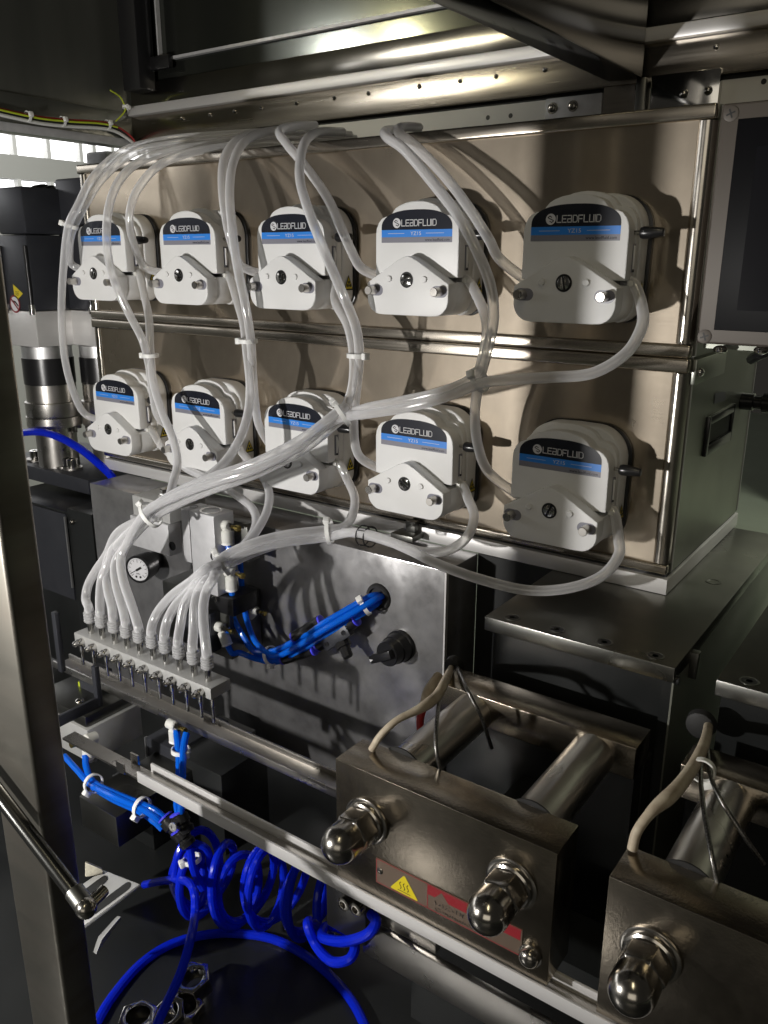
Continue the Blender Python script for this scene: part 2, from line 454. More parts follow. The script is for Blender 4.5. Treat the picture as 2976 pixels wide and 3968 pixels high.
# ================================================================== pump heads
def pump_parts():
    r = thing('peristaltic_pump', '', 'pump')
    sym = lambda h: h + [(-x, z) for x, z in h[::-1] if abs(x) > 1e-6]
    # black mounting plate against the cabinet
    half = [(.0, -.0335), (.028, -.0335)] + arc(.030, -.0165, .0175, -80, 0, 6) + [(.0485, .042)] + arc(.020, .042, .0285, 5, 88, 9) + [(0, .0712)]
    BM().prism(sym(half), -.0032, -.0001).build('mounting_plate', 'black', r, bevel=.0006)
    half = [(.0, -.0318), (.027, -.0318)] + arc(.0285, -.0165, .0165, -80, 0, 6) + [(.0458, .040)] + arc(.0175, .042, .0283, 5, 86, 10) + [(0, .0708)]
    BM().prism(sym(half), -.0225, -.0032).build('rear_housing', 'white', r, bevel=.0022, seg=3)
    def cover(dx, dz):
        return sym([(.0, .0022)] + [(x + dx, z + dz) for x, z in [(.0455, .0022 - dz), (.0455, .040), (.0447, .0455), (.0425, .0503), (.0388, .0542), (.0345, .0560), (.0305, .0562), (.0280, .0574), (.0258, .0602), (.0232, .0630), (.0190, .0653), (.0125, .0674), (.006, .0684)]] + [(0, .0687 + dz)])
    BM().prism(cover(-.0008, .0035), -.0305, -.0226).build('pump_bed', 'white', r, bevel=.0008)
    BM().prism(cover(-.0016, -.0022), -.0385, -.0303).build('pump_waist', 'white', r)
    BM().prism(cover(0, 0), -.0505, -.0384).build('head_cover', 'white', r, bevel=.0010, seg=3)
    # lower body below the tube slot
    def plate(k):
        h = [(0, -.0318), (.0262, -.0318)] + arc(.0295, -.0165, .0152, -78, 0, 7) + [(.0447, -.0030)]
        return [(x * k, z) for x, z in h]
    low = plate(.985) + [(.0440, -.0018), (0, -.0018)]
    BM().prism(sym(low), -.0496, -.0226).build('lower_body', 'white', r, bevel=.0006)
    pl = plate(1.0) + [(.0440, -.0026), (.0105, .0172)] + arc(0, .0085, .0122, 52, 90, 5)
    fp = BM().prism(sym(pl), -.0650, -.0498).build('front_plate', 'white', r, bevel=.0011, seg=3)
    # hub: black well, chrome screw with a slot
    BM().lathe((0, -.0651, 0), (0, -1, 0), [(0, .0071), (.0003, .0071), (.0003, .0056), (.0001, .0056)], 24).build('hub_well', 'black', fp)
    hb = BM()
    for s in (-1, 1):
        a = [(s * .0010, -.0052)] + [(s * .0054 * math.cos(rad(q)), .0054 * math.sin(rad(q))) for q in range(-78, 79, 13)] + [(s * .0010, .0052)]
        rot = rad(-32)
        a = [(x * math.cos(rot) - z * math.sin(rot), x * math.sin(rot) + z * math.cos(rot)) for x, z in a]
        hb.prism(a if s > 0 else a[::-1], -.0662, -.0649)
    hb.build('hub_screw', 'chrome', fp, bevel=.0003)
    for s in (-1, 1):
        BM().lathe((s * .0193, -.0646, .0006), (0, -1, 0), [(0, .0029), (.0018, .0029), (.0023, .0024)], 16).build('dowel_pin', 'white', fp)
        sl = arc(s * .0352 + .0036, -.0098, .0050, -90, 90, 8) + arc(s * .0352 - .0036, -.0098, .0050, 90, 270, 8)
        BM().prism(sl, -.06515, -.0646).build('slot', 'greyprint', fp)  # grey disc paints the hole together with the pin's shaded side
        BM().lathe((s * .0360, -.0648, -.0098), (0, -1, 0), [(0, .0041), (.0108, .0041), (.0114, .0036)], 18).build('thumb_pin', 'steel', fp)
    # lever with black knob on the right
    lv = BM().lathe((.0495, -.036, .0388), (1, 0, 0), [(0, .0030), (.0006, .0042), (.0028, .0049), (.0070, .0047), (.0178, .0035), (.0188, .0029), (.0190, .0016)], 18).build('lever_knob', 'black', r)
    BM().cyl((.0445, -.036, .0388), (.0496, -.036, .0388), .0018, n=10).build('lever_shaft', 'chrome', lv)
    # latch in a recess of the right flank
    la = BM().box((.0440, -.0372, .0085), (.0453, -.0318, .0305)).build('latch_recess', 'greyprint', r)
    BM().prism([(-.0362, .011), (-.0362, .029), (-.0350, .029), (-.0326, .0215), (-.0348, .0125), (-.0348, .011)], .0445, .0466, 'yz').build('latch', 'white', la, bevel=.0002)
    BM().sphere((.0455, -.0348, .0095), .0011, 8).build('latch_screw', 'black', la)
    for s in (-1, 1):
        BM().box((s * .0435, -.0400, -.0022), (s * .0480, -.0265, .0022)).build('tube_clip', 'offwhite', r, bevel=.0003)
    # warning triangle on the right flank of the rear housing
    st = BM()
    def tri(c, h, x):
        return [(x, c[0] - h * .50, c[1] - h * .42), (x, c[0] + h * .50, c[1] - h * .42), (x, c[0], c[1] + h * .58)]
    st.poly(tri((-.0128, -.0065), .0155, .0463)); st.m = 1
    st.poly(tri((-.0128, -.0065), .0118, .0465)); st.m = 0
    for q in (90, 210, 330):
        c0 = Vector((0, -.0128 + .0022 * math.cos(rad(q)), -.0072 + .0022 * math.sin(rad(q))))
        st.poly([(.0467, c0.y + .0017 * math.cos(rad(w)), c0.z + .0017 * math.sin(rad(w))) for w in range(0, 360, 40)])
    st.build('warning_sticker', ['blackprint', 'yellow'], r, smooth=False)
    # printed label
    lb = BM(); y = -.05065
    top = arc(0, 0, 1, 0, 180, 24)
    def arch(hw, zs, zt): return [(hw * math.copysign(abs(x) ** .78, x), zs + (zt - zs) * z ** .92) for x, z in top]
    y0, y1 = y, -.0503
    lb.m = 0; lb.prism([(-.0386, .0440), (.0386, .0440)] + arch(.0386, .0463, .0614), y0, y1)
    lb.m = 1; lb.prism([(-.0386, .0376), (.0386, .0376), (.0386, .0440), (-.0386, .0440)], y0, y1)
    lb.m = 2; lb.prism([(-.0386, .0327), (.0386, .0327), (.0386, .0376), (-.0386, .0376)], y0, y1)
    lab = lb.build('label', ['darkprint', 'blueprint', 'greyprint'], r, smooth=False)
    tx = BM(); ty = y - .00012
    stroke_word(tx, 'LEADFLUID', -.0158, .0473, .0052, .0046, .00118, .00074, ty)
    tx.poly([(-.0213 + .0044 * math.cos(rad(a)), ty, .0499 + .0044 * math.sin(rad(a))) for a in range(0, 360, 20)])
    for (a, c) in (((-.031, .0408), (-.013, .0408)), ((.011, .0408), (.030, .0408))):
        ribbon(tx, [a, c], .00035, ty)
    tx.mesh(text_mesh('YZ15', .0046), Matrix.Translation((0.0, ty, .0392)) @ XZ @ Matrix.Diagonal((1.15, 1, 1, 1)))
    tx.m = 1
    ribbon(tx, [(-.0238, .0513), (-.0222, .0524), (-.0206, .0515)], .0007, ty - .0001)
    ribbon(tx, [(-.0232, .0508), (-.0193, .0491)], .0007, ty - .0001)
    ribbon(tx, [(-.0187, .0486), (-.0203, .0474), (-.0220, .0482)], .0007, ty - .0001)
    tx.mesh(text_mesh('www.leadfluid.com', .0034, 'RIGHT'), Matrix.Translation((.0362, ty, .0340)) @ XZ)
    tx.build('lettering', ['whiteprint', 'darkprint'], lab, smooth=False)
    return r
HX = [-.5953 + .1539 * (i - 2) for i in range(5)]
HZ = [-.0182, -.2113]
ROWN = ['top row', 'bottom row']
POSN = ['leftmost', 'second from left', 'middle', 'fourth from left', 'rightmost, half shaded']
proto = pump_parts()
for j in range(2):
    for i in range(5):
        p = proto if (i == 0 and j == 0) else copy_tree(proto)
        p.location = (HX[i], -.0002, HZ[j])
        p['label'] = 'white peristaltic pump head on the %s, %s' % (ROWN[j], POSN[i])
        p['group'] = 'peristaltic pump heads'
        p['category'] = 'pump'
        for ch in p.children_recursive:
            if ch.name.startswith('hub_screw'): ch.rotation_euler = (0, rad((37 * (i + 5 * j) * 7) % 180), 0)

# ================================================================== long stainless cover below the cabinets
CY = -.069
cv = thing('control_cover', 'long stained stainless cover box below the lower cabinet with blue hoses and knob', 'cover box')
BM().box((-.9496, CY, Z_TABLE + .03), (-.3885, -.0065, -.2896)).build('sheet', 'cover', cv, bevel=.0012)
BM().box((-.3896, CY - .0008, Z_TABLE + .04), (-.3880, CY + .004, -.2905)).build('edge_strip', 'alu_bright', cv)  # thin bright strip added as the highlight along the cover's right edge
# grommet where the blue bundle enters
gp = S(1469, 2313, CY)
BM().lathe(gp, (0, -1, 0), [(0, .0150), (.0025, .0146), (.0042, .0130), (.0040, .0108), (.0006, .0104)], 28).build('grommet', 'blackmat', cv)
sw = thing('selector_switch', 'black rotary selector knob with pointer on the stainless cover', 'switch', S(1556, 2500, CY))
BM().lathe((0, 0, 0), (0, -1, 0), [(0, .0172), (.004, .0172), (.005, .0160), (.015, .0150), (.016, .0142)], 28).build('knob_base', 'black', sw)
kb = BM().lathe((0, -.016, 0), (0, -1, 0), [(0, .0140), (.010, .0132), (.011, .0124)], 24).build('knob', 'black', sw)
hg = BM().box((-.0185, -.034, -.0042), (.010, -.0262, .0042)); hg.build('grip', 'black', kb, bevel=.001)
pt = BM().poly([(-.0178, -.0343, -.0016), (-.0132, -.0343, 0), (-.0178, -.0343, .0016)]).poly([(-.0172, -.03435, -.0010), (-.0144, -.03435, 0), (-.0172, -.03435, .0010)])
pt.build('pointer_mark', 'whiteprint', kb, smooth=False)
kb.rotation_euler = (0, rad(-28), 0)

# pressure gauge
gc = S(534, 2207, -.108)
ga = thing('pressure_gauge', 'small round pressure gauge with white dial in black case', 'gauge', gc)
gcase = BM().lathe((0, .002, 0), (0, -1, 0), [(-.042, .012), (-.022, .0125), (-.020, .0165), (-.004, .0180), (.002, .0180), (.0026, .0172), (.0026, .0152), (.0008, .0150)], 30).build('case', 'black', ga)
dl = BM(); dl.prism([(.0150 * math.cos(rad(a)), .0150 * math.sin(rad(a))) for a in range(0, 360, 15)], .0002, .001); dl.m = 1
for k in range(0, 11):
    a = rad(225 - 27 * k); l = .0022 if k % 5 else .0034
    c, s_ = math.cos(a), math.sin(a)
    ribbon(dl, [(.0128 * c, .0128 * s_), ((.0128 - l) * c, (.0128 - l) * s_)], .0006, -.0001)
for k in range(0, 27):
    a = rad(225 - 10 * k); ribbon(dl, [(.0134 * math.cos(a), .0134 * math.sin(a)), (.0134 * math.cos(a - .1), .0134 * math.sin(a - .1))], .0003, -.0001)
for s in (-1, 1):
    dl.poly([(s * .0030 + .0016 * math.cos(rad(a)), -.0001, -.0098 + .0016 * math.sin(rad(a))) for a in range(0, 360, 40)])
dl.mesh(text_mesh('MPa', .0032), Matrix.Translation((0, -.0001, -.0068)) @ XZ)
dl.build('dial', ['whiteprint', 'blackprint'], ga, smooth=False)
nd = BM(); ribbon(nd, [(-.0105, -.0062), (.0035, .0021)], .0009, -.0006); ribbon(nd, [(-.0012, -.0007), (.0040, .0026)], .0028, -.0005)
nd.build('needle', 'blackprint', ga, smooth=False)
ga.rotation_euler = (0, 0, rad(16))

# ================================================================== air cylinder on the cover
YF = -.140
ctop = S(827, 2002.5, YF).z
cxr = S(827, 2002.5, YF).x
cyb = SZ(903, 1977, ctop).y
cz0 = S(846, 2313, YF).z
cxl = S(697, 1971, YF).x
ac = thing('air_cylinder', 'pale grey aluminium air cylinder block with white elbow fittings', 'air cylinder')
xm = S(732, 1982, YF).x
BM().box((xm, YF, cz0), (cxr, cyb, ctop)).build('cylinder_body', 'alu_matt', ac, bevel=.0008)
BM().box((cxl, YF + .001, cz0 + .030), (xm - .0022, cyb, ctop - .0005)).build('guide_body', 'alu_matt', ac, bevel=.0008)
BM().box((xm - .003, YF + .006, cz0 + .030), (xm + .001, cyb - .002, ctop - .004)).build('seam', 'steel_dark', ac)
BM().lathe(((xm + cxr) / 2, (YF + cyb) / 2, ctop - .0005), (0, 0, 1), [(0, .0125), (.0010, .0125), (.0010, .0105), (.0003, .0100)], 28).build('end_cap', 'steel', ac)
BM().lathe((cxl + .006, (YF + cyb) / 2, ctop - .0008), (0, 0, 1), [(0, .0050), (.0008, .0050), (.0008, .0036), (.0003, .0036)], 20).build('socket_screw', 'black', ac)
for px, py in ((668, 2116), (830, 2158)):
    q = S(px, py, YF)
    BM().lathe((q.x, YF + .0004, q.z), (0, -1, 0), [(0, .0052), (.0012, .0052), (.0012, .0036), (.0002, .0034)], 20).build('socket_screw', 'black', ac)
BM().box((xm + .004, YF + .004, cz0 - .021), (cxr + .018, cyb + .012, cz0 - .0005)).build('foot', 'black', ac, bevel=.001)
BM().lathe((cxr - .006, YF + .003, cz0 - .004), (0, -1, 0), [(0, .0042), (.0035, .0042), (.004, .0034)], 6).build('foot_bolt', 'chrome', ac)
bk = BM().box((cxr - .03, cyb + .0005, cz0 + .035), (cxr + .019, cyb + .018, ctop - .012)).build('rear_bracket', 'steel_dark', ac, bevel=.0008)

# cylinder mount on its left with two hex bolts
YM = -.127
mt0, mt1 = S(511, 1918, YM), S(655, 1965, YM)
mb = S(655, 2150, YM)
mo = thing('cylinder_mount', 'grey machined mounting block with two hex bolts left of the air cylinder', 'mounting block')
yb = SZ(600, 1878, mt0.z).y
BM().box((mt0.x, YM, mt0.z - .024), (mt1.x, -.071, mt0.z)).build('mount_top', 'alu_mani', mo, bevel=.0008)
BM().box((mt0.x - .003, YM - .003, mb.z), (mt1.x - .001, YM + .016, mt0.z - .0245)).build('mount_face', 'alu_matt', mo, bevel=.0008)
for x_, y_ in (((mt0.x * .45 + mt1.x * .55), YM + .022), (mt1.x + .004, YM + .045)):
    w = BM().lathe((x_, y_, mt0.z), (0, 0, 1), [(0, .0100), (.0012, .0100), (.0016, .0086), (.0026, .0086)], 22).build('washer', 'chrome', mo)
    BM().lathe((x_, y_, mt0.z + .0026), (0, 0, 1), [(0, .0078), (.0052, .0078), (.006, .0068)], 6).build('hex_bolt', 'chrome', mo)

# elbow fittings (white body, brass needle screw, collar pointing down)
def fitting(loc, label, down=(0, 0, -1), out=(1, 0, 0), s=1.0):
    f = thing('elbow_fitting', label, 'air fitting', loc, 'white push-in elbow fittings')
    dn = Vector(down).normalized(); ou = Vector(out).normalized()
    BM().lathe(-ou * .008 * s, ou, [(0, .0058 * s), (.011 * s, .0058 * s), (.0125 * s, .0048 * s)], 18).build('body', 'offwhite', f)
    nk = BM().lathe(ou * .0045 * s, ou, [(0, .0044 * s), (.006 * s, .0044 * s)], 6).build('lock_nut', 'chrome', f)
    BM().lathe(ou * .0105 * s, ou, [(0, .0020 * s), (.005 * s, .0020 * s), (.005 * s, .0034 * s), (.009 * s, .0034 * s)], 12).build('needle_screw', 'brass', nk)
    co = BM().lathe(dn * .004 * s, dn, [(0, .0045 * s), (.002 * s, .0062 * s), (.014 * s, .0062 * s), (.0148 * s, .0056 * s)], 18).build('collar', 'offwhite', f)
    BM().lathe(dn * .0185 * s, dn, [(0, .0056 * s), (.0022 * s, .0066 * s), (.003 * s, .0058 * s)], 18).build('release_ring', 'nylon', co)
    return f
ycy = (YF + cyb) / 2
F1 = S(876, 2036, ycy); F2 = S(893, 2218, ycy)
fitting(F1, 'white elbow fitting high on the side of the air cylinder')
fitting(F2, 'yellowed elbow fitting low on the side of the air cylinder')
F3 = S(857, 2432, -.125); F4 = S(990, 2366, -.085)
fitting(F3, 'white elbow fitting on the dark block under the air cylinder', (.45, 0, -1))
fitting(F4, 'small white fitting half hidden behind the blue hoses', (-.6, 0, -.6), s=.8)
lb_ = thing('valve_block', 'dark steel valve block under the air cylinder', 'valve block')
BM().box((S(640, 2400, -.120).x, -.120, F3.z - .04), (F4.x - .006, -.0705, F3.z + .032)).build('block', 'steel_dark', lb_, bevel=.001)
BM().box((S(700, 2400, -.135).x, -.135, F3.z - .03), (F3.x - .006, -.1205, F3.z + .018)).build('end_plate', 'charcoal', lb_, bevel=.001)

# ================================================================== seal stations behind the heaters
def station(dx, label, screws=4):
    s = thing('seal_station', label, 'machine block', (dx, 0, 0), 'seal station blocks')
    x0, x1, y0, zt = -.3064, -.1464, -.1415, -.2897
    BM().box((x0, y0, zt - .0125), (x1, .24, zt)).build('top_plate', 'steel_dark', s, bevel=.0007)
    BM().box((x0 + .002, y0 + .014, zt - .30), (x1 - .010, .23, zt - .0126)).build('housing', 'floor', s)
    BM().box((x1 - .0099, y0 + .006, zt - .30), (x1 - .0018, .236, zt - .0127)).build('end_cheek', 'floor', s)
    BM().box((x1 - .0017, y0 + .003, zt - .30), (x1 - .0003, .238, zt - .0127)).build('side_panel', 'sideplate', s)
    for i in range(screws):
        q = x0 + .020 + i * .0405
        cs_ = BM().lathe((q, y0 + .012, zt), (0, 0, 1), [(0, .0070), (.0004, .0070), (.0004, .0058), (.0001, .0056)], 22).build('cap_screw', 'steel_dark', s)
        BM().lathe((q, y0 + .012, zt), (0, 0, 1), [(0, .0054), (.00025, .0054), (.00025, .0026), (.0001, .0024)], 22).build('socket', 'black', cs_)
    BM().lathe((x1 - .024, .055, zt), (0, 0, 1), [(0, .0072), (.0004, .0072), (.0004, .0052), (.0001, .0048)], 22).build('cap_screw', 'steel_dark', s)
    BM().box((x1 - .001, y0 + .042, zt - .026), (x1 + .006, y0 + .050, zt - .004)).build('side_tab', 'steel_dark', s, bevel=.0006)
    BM().cyl((x1 - .001, y0 + .006, zt - .012), (x1 + .003, y0 + .006, zt - .012), .0035, n=14).build('side_bolt', 'black', s)
    return s
station(0, 'dark steel machine block under the right end of the base plate')
station(.1896, 'dark steel machine block at the right edge of the picture')
# dark slot between cover and block
dv = BM().box((-.3884, -.0068, Z_TABLE), (-.3066, -.004, -.2897)).build('dark_divider', 'floor')
tag(dv, 'dark plate in the gap between stainless cover and machine block', 'plate')

# ================================================================== heater units
ZH = -.335; HF = -.3262
def acorn(par, p, s=1.0):
    n = thing('acorn_nut', '', '', p); del n['label']; del n['category']
    n.parent = par
    BM().lathe((0, 0, 0), (0, -1, 0), [(0, .0160 * s), (.0016 * s, .0162 * s), (.0022 * s, .0150 * s), (.0022 * s, .0140 * s), (.0048 * s, .0140 * s), (.0056 * s, .0128 * s)], 30).build('washer', 'nut', n)
    BM().lathe((0, -.0056 * s, 0), (0, -1, 0), [(0, .0128 * s), (.0010 * s, .0136 * s), (.0130 * s, .0136 * s), (.0142 * s, .0122 * s)], 6, rot=.4).build('hex', 'nut', n, bevel=.0004)
    BM().lathe((0, -.0198 * s, 0), (0, -1, 0), [(0, .0120 * s), (.008 * s, .0122 * s)] + [(.008 * s + .0122 * s * math.sin(rad(a)), .0122 * s * math.cos(rad(a))) for a in range(10, 91, 10)], 30).build('dome', 'nut', n)
    return n
def heater(dx, label, plate):
    h = thing('heater_unit', label, 'heater', (dx, 0, 0), 'heater jaws')
    x0, x1 = -.3212, -.1540
    z0 = -.4335
    BM().box((x0, HF, z0), (x1, HF + .0322, ZH)).build('front_block', 'heater', h, bevel=.0006)
    BM().box((x0, -.1910, ZH - .026), (x1, -.1590, ZH)).build('back_block', 'heater', h, bevel=.0006)
    BM().box((x0 + .003, -.178, ZH - .12), (x1 - .003, -.1592, ZH - .0262)).build('cavity_shade', 'floor', h)  # black block added in place of shaded steel below the rear bar
    BM().box((x0 + .002, -.1588, ZH - .1), (x1 - .002, -.1416, ZH - .03)).build('link_block', 'steel_dark', h)
    for x_ in (x0 + .034, x1 - .032):
        BM().cyl((x_, HF + .030, ZH - .0165), (x_, -.190, ZH - .0165), .0165, n=32).build('guide_rod', 'steel', h)
        BM().lathe((x_, HF + .0323, ZH - .0165), (0, 1, 0), [(0, .0200), (.0012, .0200), (.0012, .0168)], 30).build('rod_seal', 'blackmat', h)
    BM().box((x0 + .075, -.292, ZH - .085), (x0 + .11, -.179, ZH - .065)).build('gap_shade', 'floor', h)  # black filler standing in for the shade between the jaws
    for px, py in ((1424, 3178), (1985, 3420)):
        q = S(px, py, HF); acorn(h, (q.x, HF - .0001, q.z), 1.08)
    q = S(2057, 3700, HF)
    BM().lathe((q.x, HF, q.z), (0, -1, 0), [(0, .0078), (.0012, .0078), (.0012, .0066)] + [(.0030 + .0050 * math.sin(rad(a)), .0066 * math.cos(rad(a))) for a in range(0, 91, 15)], 20).build('cap_bolt', 'nut', h)
    if plate:
        yp = HF - .0006
        a, b_ = S(1457, 3323, yp), S(1457, 3417, yp)
        zt_, zb_ = a.z, b_.z; xa, xb = a.x, a.x + .113
        P = BM(); P.m = 0
        P.box((xa, yp, zb_), (xb, HF - .00005, zt_)); yq = yp - .0001; P.m = 1
        ribbon(P, [(xa + .0006, zt_ - .0004), (xb - .0006, zt_ - .0004)], .0006, yq); ribbon(P, [(xa + .0006, zb_ + .0006), (xb - .0006, zb_ + .0006)], .0006, yq)
        ribbon(P, [(xa + .0006, zb_ + .0006), (xa + .0006, zt_ - .0006)], .0006, yq); ribbon(P, [(xa + .043, zb_ + .0006), (xa + .043, zt_ - .0006)], .0006, yq)
        P.poly([(xa + .0434, yq, zt_ - .001), (xb - .001, yq, zt_ - .001), (xb - .001, yq, zt_ - .0085), (xa + .0434, yq, zt_ - .0085)])
        P.m = 2
        cx_ = xa + .024; h_ = .0150
        pts = []
        for (vx, vz) in ((cx_, zb_ + .0176), (cx_ - .0118, zb_ + .0018), (cx_ + .0118, zb_ + .0018)):
            pts.append((vx, vz))
        rp = []
        for i in range(3):
            p0 = Vector(pts[i - 1]); p1 = Vector(pts[i]); p2 = Vector(pts[(i + 1) % 3])
            e0 = p1 + (p0 - p1).normalized() * .0016; e1 = p1 + (p2 - p1).normalized() * .0016
            for k in range(4):
                t_ = k / 3; rp.append((e0 * (1 - t_) ** 2 + p1 * 2 * t_ * (1 - t_) + e1 * t_ * t_))
        P.poly([(v.x, yq - .0001, v.y) for v in rp])
        P.m = 3
        for k in (-1, 0, 1):
            ribbon(P, [(cx_ + k * .0030 + .0007 * math.sin(i * 1.3), zb_ + .0052 + i * .0011) for i in range(6)], .0006, yq - .0002)
        ribbon(P, [(cx_ - .005, zb_ + .0036), (cx_ + .005, zb_ + .0036)], .0005, yq - .0002)
        # two rows of tiny dark print, too small to read
        rr = random.Random(3)
        for zr, hh, x_a, x_b in ((zb_ + .0066, .0036, xa + .049, xa + .072), (zb_ + .0020, .0026, xa + .049, xa + .086)):
            xx = x_a
            while xx < x_b:
                for _ in range(2):
                    ribbon(P, [(xx + rr.random() * .0016, zr + rr.random() * hh), (xx + rr.random() * .0018, zr + rr.random() * hh)], .0004, yq - .0002)
                xx += hh * .72
        P.m = 0
        P.poly([(xa + .0485, yq - .0001, zt_ - .0086), (xa + .0595, yq - .0001, zt_ - .0086), (xa + .054, yq - .0001, zt_ - .0022)])
        wp = P.build('warning_plate', ['tan', 'red', 'yellow', 'blackprint'], h, smooth=False)
        BM().sphere((xa + .0035, yp, (zt_ + zb_) / 2 + .001), .0028, 10, (1, .5, 1)).build('rivet', 'nut', wp)
    return h
heater(0, 'steel heater jaw block with hot surface warning plate and two acorn nuts', True)
heater(.1988, 'shaded steel heater jaw block cut off at the lower right corner', False)

# ================================================================== guide rails in front
def channel(name, label, x0, x1, yf, depth, zt, zb, m, wall=.0022, cut=None):
    r = thing(name, label, 'rail')
    BM().box((x0, yf, zb), (x1, yf + wall, zt)).build('front_wall', m, r, bevel=.0003)
    BM().box((x0, yf + wall, zb), (x1, yf + depth - wall, zb + .0025)).build('web', 'steel_dark' if m == 'steel_dark' else 'steel', r)
    BM().box((x0, yf + depth - wall, zb), (x1, yf + depth, zt + .0002)).build('rear_wall', m, r, bevel=.0003)
    return r
channel('front_channel', 'bright aluminium channel rail running under the heater jaws', -.5464, .25, -.3280, .0175, -.4345, -.4450, 'alu_bright')
pc = BM().box((-.5755, -.3280, -.4450), (-.5648, -.3262, -.4345)).box((-.5755, -.3123, -.4450), (-.5648, -.3105, -.4343)).box((-.66, -.3262, -.4450), (-.5462, -.3123, -.4428))
tag(pc.build('channel_stub', 'steel'), 'short dark end piece of channel left of the bright channel rail', 'rail')
channel('rear_channel', 'dark upper channel rail below the row of nozzles', -.80, -.3216, -.2430, .0230, -.4372, -.4452, 'steel', .0025)
bl = thing('end_bracket', 'dark upright bracket plate joining the two rails at the left', 'bracket')
q0, q1 = S(372, 2775, -.262), S(406, 2960, -.262)
BM().box((q0.x, -.262, -.452), (q1.x, -.256, -.405)).build('plate', 'charcoal', bl, bevel=.0008)
BM().box((q1.x - .004, -.3105, -.452), (q1.x, -.262, -.440)).build('arm', 'charcoal', bl, bevel=.0008)
ub = thing('upright_plate', 'narrow upright dark plate with slot beside the left pillar', 'bracket')
a_, b_ = S(215, 2365, -.25), S(258, 2600, -.25)
BM().box((a_.x, -.256, b_.z), (b_.x, -.250, a_.z)).build('plate', 'charcoal', ub, bevel=.001)

# ================================================================== nozzle manifold
MY = -.250
ml, mr, mbt = S(287, 2455, MY), S(815, 2665, MY), S(817, 2704, MY)
ztm, zbm = (ml.z + mr.z) / 2, (ml.z + mr.z) / 2 - .0118
dm = SZ(892, 2629, ztm).y - MY
mf = thing('nozzle_manifold', 'grey metal manifold bar with ten hose barbs and ten hanging nozzles', 'manifold')
BM().box((ml.x, MY, zbm), (mr.x, MY + dm, ztm)).build('bar', 'alu_mani', mf, bevel=.0005)
def zoomA(x, y): return (200 + x / 1.843, 1800 + y / 1.843)
barb_z = [(278, 1205), (365, 1235), (450, 1275), (540, 1310), (635, 1345), (725, 1385), (822, 1420), (918, 1460), (1025, 1500), (1125, 1540)]
noz_z = [(205, 1275), (290, 1310), (382, 1355), (470, 1385), (560, 1420), (655, 1460), (755, 1500), (852, 1545), (955, 1580), (1055, 1625)]
BX, BYY = [], []
for i in range(10):
    b0 = SZ(*zoomA(*barb_z[i]), ztm)
    BX.append(b0.x); BYY.append(b0.y)
yb_ = sum(BYY) / 10
for i in range(10):
    BM().lathe((BX[i], yb_, ztm - .0002), (0, 0, 1), [(0, .0034), (.0135, .0034), (.0138, .0028), (.024, .0028)], 16).build('hose_barb', 'chrome', mf)
    q = S(*zoomA(*noz_z[i]), MY - .003)
    nx = q.x; nz = zbm + .0055
    n = BM().lathe((nx, MY, nz), (0, -1, 0), [(0, .0040), (.0055, .0040), (.0055, .0030), (.0075, .0030), (.0078, .0034), (.0105, .0032), (.0118, .0018)], 12).build('nozzle', 'chrome', mf)
    BM().lathe((nx + .0012, MY - .0030, nz - .002), (0, 0, -1), [(0, .0026), (.0080, .0026), (.0095, .0017), (.0235, .0017), (.0240, .0010)], 12).build('needle', 'chrome', n)
tn = BM().lathe((mr.x - .0022, MY + .004, zbm + .001), (0, 0, -1), [(0, .0026), (.0095, .0026), (.0110, .0016), (.0270, .0016), (.0276, .0010)], 12).build('needle', 'chrome', mf)

